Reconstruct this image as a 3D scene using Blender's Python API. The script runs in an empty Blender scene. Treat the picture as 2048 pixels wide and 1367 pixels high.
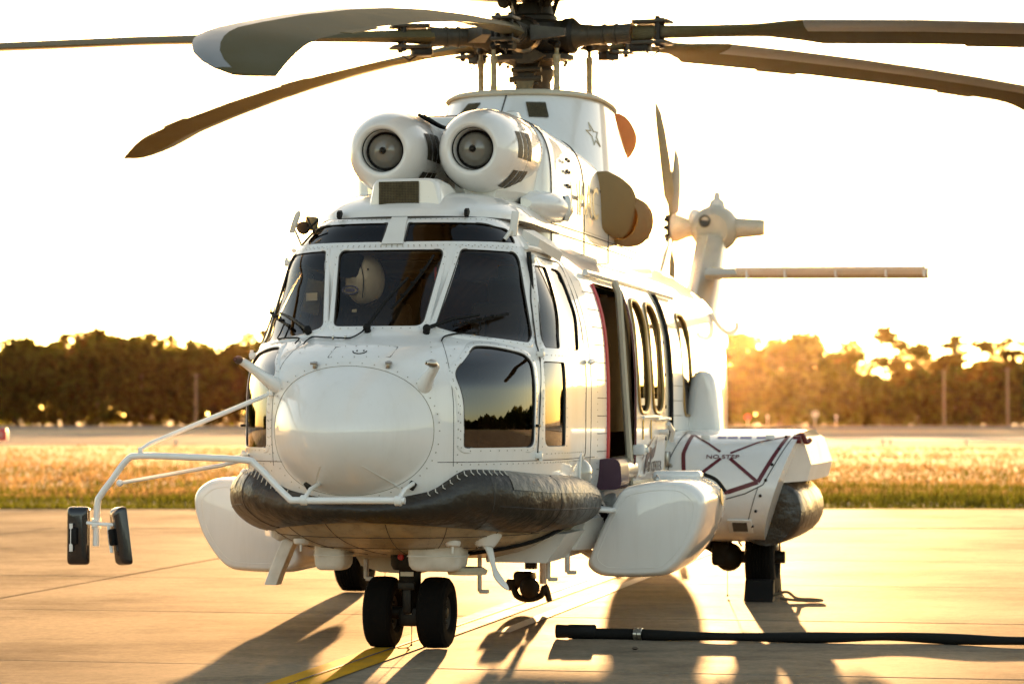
import bpy, bmesh, math, random
import numpy as np
from mathutils import Vector, Matrix
random.seed(7); rng = np.random.default_rng(7)
R = math.radians
sc = bpy.context.scene
col = sc.collection
# ------------------------------------------------------------------ camera
cam_d = bpy.data.cameras.new('camera'); cam = bpy.data.objects.new('camera', cam_d); col.objects.link(cam)
cam.location = (0, 0, 1.49)
cam.rotation_euler = (R(90) + math.atan((828 - 683.5)/5113), 0, 0)
cam_d.sensor_width = 36; cam_d.lens = 5113/2048*36
cam_d.clip_start = .1; cam_d.clip_end = 6000
cam_d.dof.use_dof = True; cam_d.dof.focus_distance = 15.9; cam_d.dof.aperture_fstop = 2.6
sc.camera = cam
# ------------------------------------------------------------------ sky, sun, exposure
SUN_EL, SUN_AZ = 3.6, 3.0        # degrees; azimuth to the right of the view axis
w = bpy.data.worlds.new('World'); sc.world = w; w.use_nodes = True
nt = w.node_tree; bg = nt.nodes['Background']
sky = nt.nodes.new('ShaderNodeTexSky'); sky.sky_type = 'NISHITA'; sky.sun_disc = False
sky.sun_elevation = R(SUN_EL); sky.sun_rotation = R(SUN_AZ)
sky.altitude = 0; sky.air_density = .6; sky.dust_density = 1.0; sky.ozone_density = 0.0
nt.links.new(sky.outputs[0], bg.inputs[0]); bg.inputs[1].default_value = .06
sl = bpy.data.lights.new('sun', 'SUN'); sl.energy = 5.0; sl.angle = R(.53); sl.color = (1.0, .57, .25)
so = bpy.data.objects.new('sun', sl); col.objects.link(so)
sd_ = Vector((math.sin(R(SUN_AZ))*math.cos(R(SUN_EL)), math.cos(R(SUN_AZ))*math.cos(R(SUN_EL)), math.sin(R(SUN_EL))))
so.rotation_euler = sd_.to_track_quat('Z', 'Y').to_euler()
so.location = (3, 60, 12)
sc.view_settings.view_transform = 'Standard'; sc.view_settings.look = 'None'
sc.view_settings.gamma = 1.0; sc.view_settings.use_curve_mapping = False
sc.view_settings.exposure = 3.6
sc.view_settings.use_white_balance = True; sc.view_settings.white_balance_temperature = 7200; sc.view_settings.white_balance_tint = 10
cy = sc.cycles
cy.use_denoising = True; cy.max_bounces = 7; cy.transparent_max_bounces = 24; cy.glossy_bounces = 4
cy.transmission_bounces = 6; cy.volume_bounces = 0; cy.caustics_reflective = False; cy.caustics_refractive = False
cy.sample_clamp_indirect = 6.0
# ------------------------------------------------------------------ materials
def mat(name, c, rough=.5, metal=0., coat=0., spec=.5, noise=None, bump=None, emit=None):
    """noise=(scale, amount, colour2) mottles the base colour; bump=(scale, strength, distance)."""
    m = bpy.data.materials.new(name); m.use_nodes = True
    n = m.node_tree; p = n.nodes['Principled BSDF']
    p.inputs['Base Color'].default_value = (*c, 1); p.inputs['Roughness'].default_value = rough
    p.inputs['Metallic'].default_value = metal; p.inputs['Specular IOR Level'].default_value = spec
    p.inputs['Coat Weight'].default_value = coat; p.inputs['Coat Roughness'].default_value = .025
    if noise or bump:
        tc = n.nodes.new('ShaderNodeTexCoord')
    if noise:
        t = n.nodes.new('ShaderNodeTexNoise'); t.inputs['Scale'].default_value = noise[0]; t.inputs['Detail'].default_value = 6
        n.links.new(tc.outputs['Object'], t.inputs['Vector'])
        r = n.nodes.new('ShaderNodeValToRGB'); r.color_ramp.elements[0].position = .35; r.color_ramp.elements[1].position = .68
        r.color_ramp.elements[0].color = (*c, 1)
        k = noise[1]; r.color_ramp.elements[1].color = (*[a*(1-k) + b*k for a, b in zip(c, noise[2])], 1)
        n.links.new(t.outputs['Fac'], r.inputs[0]); n.links.new(r.outputs[0], p.inputs['Base Color'])
        mr = n.nodes.new('ShaderNodeMapRange'); mr.inputs['To Min'].default_value = rough*.8; mr.inputs['To Max'].default_value = min(1, rough*1.35)
        n.links.new(t.outputs['Fac'], mr.inputs['Value']); n.links.new(mr.outputs[0], p.inputs['Roughness'])
    if bump:
        t = n.nodes.new('ShaderNodeTexNoise'); t.inputs['Scale'].default_value = bump[0]; t.inputs['Detail'].default_value = 4
        n.links.new(tc.outputs['Object'], t.inputs['Vector'])
        b = n.nodes.new('ShaderNodeBump'); b.inputs['Strength'].default_value = bump[1]; b.inputs['Distance'].default_value = bump[2]
        n.links.new(t.outputs['Fac'], b.inputs['Height']); n.links.new(b.outputs[0], p.inputs['Normal'])
    return m
MAT = {}
MAT['white'] = mat('white_paint', (.80,.79,.76), .30, coat=.9, noise=(2.5,.3,(.70,.68,.63)), bump=(1.6,.3,.006))
def grime(m, dark, amount):
    """rain streaks and small spots of dirt on paint"""
    n = m.node_tree; L = n.links.new; p = n.nodes['Principled BSDF']; src = p.inputs['Base Color'].links[0].from_socket
    tc = n.nodes.new('ShaderNodeTexCoord'); mp = n.nodes.new('ShaderNodeMapping'); mp.inputs['Scale'].default_value = (14, 14, 1.1); L(tc.outputs['Object'], mp.inputs[0])
    a = n.nodes.new('ShaderNodeTexNoise'); a.inputs['Scale'].default_value = 1; a.inputs['Detail'].default_value = 7; a.inputs['Roughness'].default_value = .7; L(mp.outputs[0], a.inputs[0])
    r = n.nodes.new('ShaderNodeMapRange'); r.inputs['From Min'].default_value = .5; r.inputs['From Max'].default_value = .78; r.inputs['To Max'].default_value = amount; L(a.outputs['Fac'], r.inputs['Value'])
    v = n.nodes.new('ShaderNodeTexVoronoi'); v.inputs['Scale'].default_value = 26; L(tc.outputs['Object'], v.inputs[0])
    w_ = n.nodes.new('ShaderNodeMapRange'); w_.inputs['From Min'].default_value = .05; w_.inputs['From Max'].default_value = .16; w_.inputs['To Min'].default_value = amount*.9; w_.inputs['To Max'].default_value = 0; L(v.outputs['Distance'], w_.inputs['Value'])
    k = n.nodes.new('ShaderNodeTexNoise'); k.inputs['Scale'].default_value = 3; L(tc.outputs['Object'], k.inputs[0])
    k2 = n.nodes.new('ShaderNodeMapRange'); k2.inputs['From Min'].default_value = .52; k2.inputs['From Max'].default_value = .7; L(k.outputs['Fac'], k2.inputs['Value'])
    mu = n.nodes.new('ShaderNodeMath'); mu.operation = 'MULTIPLY'; L(w_.outputs[0], mu.inputs[0]); L(k2.outputs[0], mu.inputs[1])
    mx = n.nodes.new('ShaderNodeMath'); mx.operation = 'MAXIMUM'; L(r.outputs[0], mx.inputs[0]); L(mu.outputs[0], mx.inputs[1])
    c = n.nodes.new('ShaderNodeMix'); c.data_type = 'RGBA'; L(mx.outputs[0], c.inputs['Factor']); L(src, c.inputs['A']); c.inputs['B'].default_value = (*dark, 1); L(c.outputs['Result'], p.inputs['Base Color'])
    return m
grime(MAT['white'], (.40,.34,.25), .14)
MAT['satin'] = mat('satin_white', (.78,.77,.73), .38, noise=(5,.4,(.62,.60,.55)))
MAT['dirty'] = mat('worn_white', (.70,.67,.60), .45, noise=(9,.6,(.42,.37,.30)))
MAT['cream'] = mat('cream_primer', (.60,.52,.38), .5, noise=(7,.5,(.45,.37,.25)))
MAT['domegrey'] = mat('dome_grey', (.17,.16,.135), .16, coat=.5, noise=(14,.3,(.22,.20,.16)))
MAT['black'] = mat('black_rubber', (.006,.006,.006), .6, spec=.2, noise=(12,.5,(.012,.011,.009)))
MAT['tyre'] = mat('tyre_rubber', (.005,.0045,.004), .9, spec=.08, noise=(20,.5,(.009,.008,.007)))
MAT['blackgloss'] = mat('black_plastic', (.012,.012,.013), .25, coat=.3)
MAT['seal'] = mat('window_seal', (.05,.045,.04), .6)
MAT['darkmetal'] = mat('dark_metal', (.014,.012,.009), .5, metal=.2, spec=.3, noise=(18,.6,(.03,.024,.015)))
MAT['hubmetal'] = mat('hub_paint', (.045,.036,.02), .5, metal=.15, noise=(14,.6,(.022,.017,.011)))
MAT['olive'] = mat('olive_paint', (.10,.08,.032), .5, metal=.1, noise=(22,.6,(.2,.165,.09)))
MAT['steel'] = mat('steel', (.42,.40,.36), .28, metal=1.0)
MAT['blade'] = mat('flare_tinted_blade', (.088,.068,.028), .75, spec=.12, noise=(3.2,.7,(.115,.10,.062)))  # olive gold of the sun flare is put into the blade colour
MAT['bladeedge'] = mat('blade_edge_guard', (.20,.205,.20), .4, metal=.5, noise=(9,.4,(.24,.25,.25)))
MAT['tailblade'] = mat('tail_blade_paint', (.20,.15,.075), .5)
MAT['bag'] = mat('float_bag_fabric', (.030,.024,.016), .36, noise=(4,.6,(.018,.014,.010)), bump=(8,.75,.035))
MAT['baglight'] = mat('float_bag_hem', (.15,.135,.11), .42, bump=(14,.8,.02))
MAT['interior'] = mat('cabin_lining', (.075,.06,.045), .8, noise=(6,.5,(.11,.09,.065)))
MAT['beige'] = mat('beige_lining', (.46,.34,.19), .7, noise=(5,.4,(.26,.20,.12)))
MAT['seat'] = mat('seat_fabric', (.075,.062,.058), .85)
MAT['grille'] = mat('dark_mesh', (.035,.028,.018), .6, noise=(60,.8,(.09,.07,.04)))
MAT['gap'] = mat('panel_gap', (.06,.05,.04), .8)
MAT['rivet'] = mat('rivet_metal', (.30,.27,.21), .45, metal=.5)
MAT['red'] = mat('dark_red_paint', (.12,.012,.016), .4)
MAT['brightred'] = mat('red_paint', (.55,.03,.03), .45)
MAT['purple'] = mat('plum_paint', (.045,.012,.03), .4)
MAT['lettering'] = mat('grey_lettering', (.10,.085,.08), .45)
MAT['goldletter'] = mat('gold_lettering', (.34,.23,.08), .4)
MAT['yellow'] = mat('yellow_paint', (.62,.36,.03), .5, noise=(6,.4,(.45,.27,.05)))
MAT['blue'] = mat('blue_print', (.20,.20,.42), .5)
MAT['placard'] = mat('placard', (.70,.66,.52), .5)
MAT['lens'] = mat('lamp_lens', (.45,.42,.36), .08, coat=.8)
MAT['hose'] = mat('hose_rubber', (.006,.006,.0055), .75, spec=.2, noise=(25,.5,(.012,.011,.009)))
MAT['tailshade'] = mat('shade_tinted_tail', (.46,.40,.30), .4, coat=.3, noise=(3,.4,(.38,.32,.23)))  # white tail coloured tan to carry its shade and the warm sun flare
MAT['belly'] = mat('soiled_shaded_belly', (.46,.38,.25), .4, coat=.2, noise=(4,.6,(.30,.23,.14)))  # soiled paint, darkened further to carry the shade under the belly
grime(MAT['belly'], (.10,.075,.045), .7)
MAT['rod'] = mat('pitch_rod_paint', (.24,.19,.09), .5, noise=(30,.7,(.45,.40,.28)))
MAT['goldlitseal'] = mat('gold_lit_seal', (.34,.21,.07), .4, metal=.5)  # dark seals coloured gold to show low sunlight on the cabin windows
MAT['rope'] = mat('rope', (.16,.12,.07), .9)
MAT['helmet'] = mat('helmet_shell', (.80,.76,.66), .25, coat=.5)
# tinted glazing: clear tinted sheet under a mirror-like skin
def glass_mat(name, tint, ior=1.5, rough=.0):
    m = bpy.data.materials.new(name); m.use_nodes = True; n = m.node_tree; n.nodes.clear()
    o = n.nodes.new('ShaderNodeOutputMaterial'); mx = n.nodes.new('ShaderNodeMixShader'); fr = n.nodes.new('ShaderNodeFresnel')
    tr = n.nodes.new('ShaderNodeBsdfTransparent'); gl = n.nodes.new('ShaderNodeBsdfGlossy')
    tr.inputs[0].default_value = (*tint, 1); gl.inputs[0].default_value = (1, 1, 1, 1); gl.inputs['Roughness'].default_value = rough
    fr.inputs[0].default_value = ior
    n.links.new(fr.outputs[0], mx.inputs[0]); n.links.new(tr.outputs[0], mx.inputs[1]); n.links.new(gl.outputs[0], mx.inputs[2])
    n.links.new(mx.outputs[0], o.inputs[0]); return m
MAT['glass'] = glass_mat('tinted_glass', (.74,.64,.53), 1.45)
MAT['darkglass'] = glass_mat('dark_roof_glass', (.16,.10,.07), 1.4)
MAT['chinglass'] = glass_mat('chin_glass', (.35,.27,.18), 1.9)
# ------------------------------------------------------------------ mesh helpers
def tag(o, label=None, cat=None, group=None, kind=None):
    if label: o['label'] = label
    if cat: o['category'] = cat
    if group: o['group'] = group
    if kind: o['kind'] = kind
    return o
def empty(name, loc=(0, 0, 0), rz=0, parent=None):
    o = bpy.data.objects.new(name, None); col.objects.link(o); o.location = loc; o.rotation_euler = (0, 0, rz); o.parent = parent
    o.empty_display_size = .2
    return o
def obj(name, V, F, m, parent=None, smooth=True, ang=40, kind=None):
    me = bpy.data.meshes.new(name)
    me.from_pydata([tuple(map(float, v)) for v in V], [], [tuple(map(int, f)) for f in F])
    mats = m if isinstance(m, (list, tuple)) else [m]
    for q in mats: me.materials.append(MAT[q] if isinstance(q, str) else q)
    if smooth:
        me.shade_smooth(); me.set_sharp_from_angle(angle=R(ang))
    o = bpy.data.objects.new(name, me); col.objects.link(o); o.parent = parent
    if kind: o['kind'] = kind
    return o
class B:
    """collects shapes; build() makes one mesh object of them"""
    def __init__(s): s.V = []; s.F = []
    def add(s, V, F):
        k = len(s.V); s.V += [tuple(v) for v in V]; s.F += [tuple(i + k for i in f) for f in F]; return s
    def box(s, c, size, rot=None, bev=0., seg=2):
        bm = bmesh.new(); bmesh.ops.create_cube(bm, size=1)
        for v in bm.verts: v.co = Vector((v.co.x*size[0], v.co.y*size[1], v.co.z*size[2]))
        if bev: bmesh.ops.bevel(bm, geom=bm.edges[:] , offset=bev, segments=seg, profile=.5, affect='EDGES')
        M = (rot if rot is not None else Matrix()).to_4x4()
        bm.verts.index_update()
        V = [Vector(c) + (M @ v.co) for v in bm.verts]; F = [[v.index for v in f.verts] for f in bm.faces]
        bm.free(); return s.add(V, F)
    def tube(s, P, r, n=10, cap=True, flat=1.0):
        P = [Vector(p) for p in P]; m = len(P)
        rs = r if isinstance(r, (list, tuple)) else [r]*m
        T = [(P[min(i+1, m-1)] - P[max(i-1, 0)]).normalized() for i in range(m)]
        a = Vector((0, 0, 1)) if abs(T[0].z) < .9 else Vector((1, 0, 0))
        N = (a - T[0]*a.dot(T[0])).normalized(); V = []
        for i in range(m):
            N = (N - T[i]*N.dot(T[i])).normalized(); Bn = T[i].cross(N)
            for k in range(n):
                q = 2*math.pi*k/n; V.append(P[i] + (N*math.cos(q)*flat + Bn*math.sin(q))*rs[i])
        F = [(i*n+k, i*n+(k+1) % n, (i+1)*n+(k+1) % n, (i+1)*n+k) for i in range(m-1) for k in range(n)]
        if cap: F += [tuple(range(n-1, -1, -1)), tuple(range((m-1)*n, m*n))]
        return s.add(V, F)
    def lathe(s, prof, o, ax, n=32, cap0=False, cap1=False):
        """prof: (distance along ax, radius)"""
        o = Vector(o); ax = Vector(ax).normalized()
        a = Vector((0, 0, 1)) if abs(ax.z) < .9 else Vector((1, 0, 0))
        N = (a - ax*a.dot(ax)).normalized(); Bn = ax.cross(N); m = len(prof)
        V = [o + ax*d + (N*math.cos(2*math.pi*k/n) + Bn*math.sin(2*math.pi*k/n))*r for d, r in prof for k in range(n)]
        F = [(i*n+k, i*n+(k+1) % n, (i+1)*n+(k+1) % n, (i+1)*n+k) for i in range(m-1) for k in range(n)]
        if cap0: F.append(tuple(range(n-1, -1, -1)))
        if cap1: F.append(tuple(range((m-1)*n, m*n)))
        return s.add(V, F)
    def loft(s, secs, closed=True, cap0=True, cap1=True):
        n = len(secs[0]); m = len(secs); V = [p for q in secs for p in q]; kk = n if closed else n-1
        F = [(i*n+k, i*n+(k+1) % n, (i+1)*n+(k+1) % n, (i+1)*n+k) for i in range(m-1) for k in range(kk)]
        if cap0: F.append(tuple(range(n-1, -1, -1)))
        if cap1: F.append(tuple(range((m-1)*n, m*n)))
        return s.add(V, F)
    def prism(s, pts, d):
        """flat polygon extruded by the vector d"""
        n = len(pts); d = Vector(d); V = [Vector(p) for p in pts] + [Vector(p)+d for p in pts]
        return s.add(V, [tuple(range(n-1, -1, -1)), tuple(range(n, 2*n))] + [(i, (i+1) % n, n+(i+1) % n, n+i) for i in range(n)])
    def ball(s, c, r, n=12, m=8):
        c = Vector(c); r = Vector(r if isinstance(r, (tuple, list)) else (r, r, r)); V = []; F = []
        for i in range(m+1):
            a = math.pi*i/m
            for k in range(n):
                b = 2*math.pi*k/n; V.append(c + Vector((r.x*math.sin(a)*math.cos(b), r.y*math.sin(a)*math.sin(b), r.z*math.cos(a))))
        for i in range(m):
            for k in range(n): F.append((i*n+k, (i+1)*n+k, (i+1)*n+(k+1) % n, i*n+(k+1) % n))
        return s.add(V, F)
    def build(s, name, m, parent=None, smooth=True, ang=40, kind=None):
        o = obj(name, s.V, s.F, m, parent, False, ang, kind)
        bm = bmesh.new(); bm.from_mesh(o.data); bmesh.ops.remove_doubles(bm, verts=bm.verts, dist=1e-5)
        bmesh.ops.recalc_face_normals(bm, faces=bm.faces); bm.to_mesh(o.data); bm.free()
        if smooth: o.data.shade_smooth(); o.data.set_sharp_from_angle(angle=R(ang))
        return o
def spline(P, k=8):
    """smooth curve through points"""
    P = [Vector(p) for p in P]; out = []
    for i in range(len(P)-1):
        a, b, c_, d = P[max(i-1, 0)], P[i], P[i+1], P[min(i+2, len(P)-1)]
        for j in range(k):
            t = j/k; out.append(.5*((2*b) + (c_-a)*t + (2*a-5*b+4*c_-d)*t*t + (3*b-a-3*c_+d)*t**3))
    out.append(P[-1]); return out
def rounded(pts, r, k=5):
    """polygon with rounded corners"""
    out = []; n = len(pts)
    for i in range(n):
        p = Vector((*pts[i], 0)) if len(pts[i]) == 2 else Vector(pts[i])
        a = Vector((*pts[i-1], 0)) if len(pts[i-1]) == 2 else Vector(pts[i-1]); b = Vector((*pts[(i+1) % n], 0)) if len(pts[0]) == 2 else Vector(pts[(i+1) % n])
        ri = r[i] if isinstance(r, (list, tuple)) else r
        ra = min(ri, (a-p).length*.45); rb = min(ri, (b-p).length*.45)
        p0 = p + (a-p).normalized()*ra; p1 = p + (b-p).normalized()*rb
        for j in range(k+1):
            t = j/k; out.append((1-t)**2*p0 + 2*t*(1-t)*p + t*t*p1)
    return [(q.x, q.y) if len(pts[0]) == 2 else tuple(q) for q in out]
def sdist(P, poly):
    """signed distance of points P (n,2) to a polygon, negative inside"""
    P = np.asarray(P, float); A = np.array(poly, float); Bq = np.roll(A, -1, 0)
    out = np.full(len(P), 9.)
    lo = A.min(0)-.12; hi = A.max(0)+.12
    idx = np.where(((P > lo) & (P < hi)).all(1))[0]
    if not len(idx): return out
    Q = P[idx]; best = np.full(len(Q), 1e9); ins = np.zeros(len(Q), bool)
    for a, b in zip(A, Bq):
        ab = b-a; L = (ab*ab).sum()
        if L < 1e-14: continue
        t = np.clip(((Q-a) @ ab)/L, 0, 1); d = Q-(a+t[:, None]*ab); best = np.minimum(best, (d*d).sum(1))
        cnd = (a[1] > Q[:, 1]) != (b[1] > Q[:, 1])
        with np.errstate(divide='ignore', invalid='ignore'):
            xi = a[0] + (Q[:, 1]-a[1])*(b[0]-a[0])/(b[1]-a[1])
        ins ^= cnd & (Q[:, 0] < xi)
    out[idx] = np.where(ins, -1, 1)*np.sqrt(best); return out
def clip(V, T, sd):
    """cut a triangle mesh along sd = 0; V rows may carry extra columns. Returns V, inside triangles, outside triangles"""
    V = list(map(np.asarray, V)); sd = list(sd); cache = {}; Ti = []; To = []
    def cut(a, b):
        k = (min(a, b), max(a, b))
        if k not in cache:
            t = sd[a]/(sd[a]-sd[b]); V.append(V[a]*(1-t)+V[b]*t); sd.append(0.); cache[k] = len(V)-1
        return cache[k]
    s_ = np.array(sd)
    T = np.asarray(T); m = (s_[T] < 0).sum(1)
    Ti += T[m == 3].tolist(); To += T[m == 0].tolist()
    for t in T[(m == 1) | (m == 2)].tolist():
        neg = [sd[i] < 0 for i in t]; single = 1 if sum(neg) == 1 else 0
        i = neg.index(bool(single)); a, b, c_ = t[i], t[(i+1) % 3], t[(i+2) % 3]
        p, q = cut(a, b), cut(a, c_)
        one = [[a, p, q]]; two = [[p, b, c_], [p, c_, q]]
        (Ti if single else To).extend(one); (To if single else Ti).extend(two)
    return np.array(V), np.array(Ti, int).reshape(-1, 3), np.array(To, int).reshape(-1, 3)
def compact(V, T):
    ids, inv = np.unique(T, return_inverse=True); return V[ids], inv.reshape(-1, 3)
def vnormals(V, T):
    P = V[:, :3]; n = np.cross(P[T[:, 1]]-P[T[:, 0]], P[T[:, 2]]-P[T[:, 0]]); N = np.zeros_like(P)
    for k in range(3): np.add.at(N, T[:, k], n)
    return N/np.maximum(np.linalg.norm(N, axis=1, keepdims=True), 1e-12)
def text_mesh(name, s, size, m, parent, mtx, extrude=.0015, align='CENTER', squeeze=1.0):
    cu = bpy.data.curves.new(name, 'FONT'); cu.body = s; cu.size = size; cu.extrude = extrude; cu.align_x = align; cu.resolution_u = 3
    o = bpy.data.objects.new(name, cu); col.objects.link(o); bpy.context.view_layer.update()
    me = bpy.data.meshes.new_from_object(o.evaluated_get(bpy.context.evaluated_depsgraph_get()))
    bpy.data.objects.remove(o)
    me.transform(Matrix.Diagonal((squeeze, 1, 1, 1))); me.transform(mtx); me.materials.clear(); me.materials.append(MAT[m])
    q = bpy.data.objects.new(name, me); col.objects.link(q); q.parent = parent; return q
# ---------- fuselage surface: horizontal slices, u = angle round the nose (port +), z = height ----------
def pchip(xs, ys, n=1500):
    xs = np.array(xs, float); ys = np.array(ys, float)
    h = np.diff(xs); d = np.diff(ys) / h
    m = np.zeros(len(xs)); m[0] = d[0]; m[-1] = d[-1]
    for i in range(1, len(xs) - 1):
        if d[i-1] * d[i] > 0:
            w1 = 2*h[i] + h[i-1]; w2 = h[i] + 2*h[i-1]
            m[i] = (w1 + w2) / (w1/d[i-1] + w2/d[i])
    X = np.linspace(xs[0], xs[-1], n)
    k = np.clip(np.searchsorted(xs, X) - 1, 0, len(xs) - 2)
    t = (X - xs[k]) / h[k]
    Y = ((1+2*t)*(1-t)**2)*ys[k] + t*(1-t)**2*h[k]*m[k] + t*t*(3-2*t)*ys[k+1] + t*t*(t-1)*h[k]*m[k+1]
    return lambda q: np.interp(q, X, Y)
YC = 0.35
f_nose = pchip([.56,.62,.70,.80,.95,1.1,1.4,1.65,1.78,1.87,2.0,2.53,2.6,2.74,2.80],
               [.25,-.30,-.72,-.98,-1.16,-1.22,-1.26,-1.25,-1.19,-1.07,-.79,-.37,-.30,-.15,0.0])
f_wid = pchip([.56,.62,.70,.80,.95,1.1,1.4,1.65,1.87,2.0,2.07,2.3,2.53,2.6,2.74,2.80],
              [.50,.72,.86,.94,.99,1.02,1.03,1.03,1.015,.99,.975,.895,.79,.745,.61,.50])
f_exp = pchip([.56,1.0,1.4,1.8,2.0,2.3,2.53,2.80], [2.0,2.2,2.2,2.1,1.95,2.2,2.7,2.6])
f_cab = pchip([.56,.62,.70,.80,.95,1.1,1.4,1.65,1.9,2.1,2.3,2.45,2.55,2.65,2.74,2.80],
              [.50,.72,.86,.96,1.02,1.05,1.06,1.06,1.05,1.03,.98,.91,.83,.72,.60,.50])
def S(u, z):
    u = np.asarray(u, float); z = np.asarray(z, float)
    u, z = np.broadcast_arrays(u, z)
    au = np.abs(u); sg = np.where(u < 0, -1., 1.)
    a = f_wid(z); b = YC - f_nose(z); n = f_exp(z)
    fu = np.minimum(au, math.pi/2)
    r = ((np.sin(fu)/a)**n + (np.maximum(np.cos(fu), 0)/b)**n)**(-1/n)
    yy = YC + np.maximum(au - math.pi/2, 0)*1.06
    t = np.clip((yy - YC)/1.2, 0, 1); t = t*t*(3-2*t)
    X = np.where(au <= math.pi/2, r*np.sin(fu), a + (f_cab(z) - a)*t)
    Y = np.where(au <= math.pi/2, YC - r*np.cos(fu), yy)
    return np.stack([X*sg, Y, z], -1)
def SN(u, z, e=.004):
    n = np.cross(S(np.asarray(u)+e, z) - S(np.asarray(u)-e, z), S(u, np.asarray(z)+e) - S(u, np.asarray(z)-e))
    return n / np.maximum(np.linalg.norm(n, axis=-1, keepdims=True), 1e-9)
def uside(Y):            # u of a side station
    return math.pi/2 + (Y - YC)/1.06
# ------------------------------------------------------------------ ground
def node_mat(name):
    m = bpy.data.materials.new(name); m.use_nodes = True; return m, m.node_tree, m.node_tree.nodes['Principled BSDF']
def concrete(name, c1, c2, rough):
    m, n, p = node_mat(name); L = n.links.new
    g = n.nodes.new('ShaderNodeNewGeometry'); oi = n.nodes.new('ShaderNodeObjectInfo')
    mp = n.nodes.new('ShaderNodeMapping'); mp.inputs['Scale'].default_value = (1.3, 2.2, 1); L(g.outputs['Position'], mp.inputs[0])
    t = n.nodes.new('ShaderNodeTexNoise'); t.inputs['Scale'].default_value = 1.3; t.inputs['Detail'].default_value = 9; t.inputs['Roughness'].default_value = .65; L(mp.outputs[0], t.inputs[0])
    t2 = n.nodes.new('ShaderNodeTexNoise'); t2.inputs['Scale'].default_value = .45; t2.inputs['Detail'].default_value = 5; L(g.outputs['Position'], t2.inputs[0])
    t3 = n.nodes.new('ShaderNodeTexNoise'); t3.inputs['Scale'].default_value = 90; t3.inputs['Detail'].default_value = 3; L(g.outputs['Position'], t3.inputs[0])
    ad = n.nodes.new('ShaderNodeMath'); ad.operation = 'ADD'; L(t.outputs['Fac'], ad.inputs[0]); L(t2.outputs['Fac'], ad.inputs[1])
    hm = n.nodes.new('ShaderNodeMath'); hm.operation = 'MULTIPLY_ADD'; L(oi.outputs['Random'], hm.inputs[0]); hm.inputs[1].default_value = .12; L(ad.outputs[0], hm.inputs[2])
    r = n.nodes.new('ShaderNodeValToRGB'); r.color_ramp.elements[0].position = .78; r.color_ramp.elements[1].position = 1.0
    hv = n.nodes.new('ShaderNodeMath'); hv.operation = 'MULTIPLY'; hv.inputs[1].default_value = .82; L(hm.outputs[0], hv.inputs[0])
    r.color_ramp.elements[0].position = .66; r.color_ramp.elements[1].position = .98
    r.color_ramp.elements[0].color = (*c2, 1); r.color_ramp.elements[1].color = (*c1, 1); L(hv.outputs[0], r.inputs[0])
    vo = n.nodes.new('ShaderNodeTexVoronoi'); vo.inputs['Scale'].default_value = 1.1; L(g.outputs['Position'], vo.inputs[0])
    st = n.nodes.new('ShaderNodeMapRange'); st.inputs['From Min'].default_value = .02; st.inputs['From Max'].default_value = .06; st.inputs['To Min'].default_value = .45; L(vo.outputs['Distance'], st.inputs['Value'])
    mu = n.nodes.new('ShaderNodeMix'); mu.data_type = 'RGBA'; mu.blend_type = 'MULTIPLY'; mu.inputs['Factor'].default_value = .8
    t5 = n.nodes.new('ShaderNodeTexNoise'); t5.inputs['Scale'].default_value = 16; t5.inputs['Detail'].default_value = 8; t5.inputs['Roughness'].default_value = .75; L(g.outputs['Position'], t5.inputs[0])
    g5 = n.nodes.new('ShaderNodeMapRange'); g5.inputs['From Min'].default_value = .3; g5.inputs['From Max'].default_value = .7; g5.inputs['To Min'].default_value = .72; g5.inputs['To Max'].default_value = 1.2; L(t5.outputs['Fac'], g5.inputs['Value'])
    t6 = n.nodes.new('ShaderNodeTexNoise'); t6.inputs['Scale'].default_value = .85; t6.inputs['Detail'].default_value = 7; t6.inputs['Roughness'].default_value = .6; t6.inputs['Distortion'].default_value = .4; L(g.outputs['Position'], t6.inputs[0])
    g6 = n.nodes.new('ShaderNodeMapRange'); g6.inputs['From Min'].default_value = .58; g6.inputs['From Max'].default_value = .70; g6.inputs['To Min'].default_value = 1.0; g6.inputs['To Max'].default_value = .72; L(t6.outputs['Fac'], g6.inputs['Value'])
    m6 = n.nodes.new('ShaderNodeMath'); m6.operation = 'MULTIPLY'; L(g5.outputs[0], m6.inputs[0]); L(g6.outputs[0], m6.inputs[1]); g5 = m6
    m5 = n.nodes.new('ShaderNodeVectorMath'); m5.operation = 'SCALE'; L(r.outputs[0], m5.inputs[0]); L(g5.outputs[0], m5.inputs['Scale']); L(m5.outputs[0], mu.inputs['A']); L(st.outputs[0], mu.inputs['B']); L(mu.outputs['Result'], p.inputs['Base Color'])
    rr = n.nodes.new('ShaderNodeMapRange'); rr.inputs['To Min'].default_value = rough-.12; rr.inputs['To Max'].default_value = rough+.12
    L(t.outputs['Fac'], rr.inputs['Value']); L(rr.outputs[0], p.inputs['Roughness'])
    mp2 = n.nodes.new('ShaderNodeMapping'); mp2.inputs['Scale'].default_value = (6, 40, 1); L(g.outputs['Position'], mp2.inputs[0])
    t4 = n.nodes.new('ShaderNodeTexNoise'); t4.inputs['Scale'].default_value = 1; t4.inputs['Detail'].default_value = 4; L(mp2.outputs[0], t4.inputs[0])
    a2 = n.nodes.new('ShaderNodeMath'); a2.operation = 'ADD'; L(t3.outputs['Fac'], a2.inputs[0]); L(t4.outputs['Fac'], a2.inputs[1])
    sp_ = n.nodes.new('ShaderNodeMapRange'); sp_.inputs['From Min'].default_value = .3; sp_.inputs['From Max'].default_value = .75; sp_.inputs['To Min'].default_value = .0006; sp_.inputs['To Max'].default_value = .0026; L(t2.outputs['Fac'], sp_.inputs['Value']); L(sp_.outputs[0], p.inputs['Specular IOR Level'])
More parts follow.
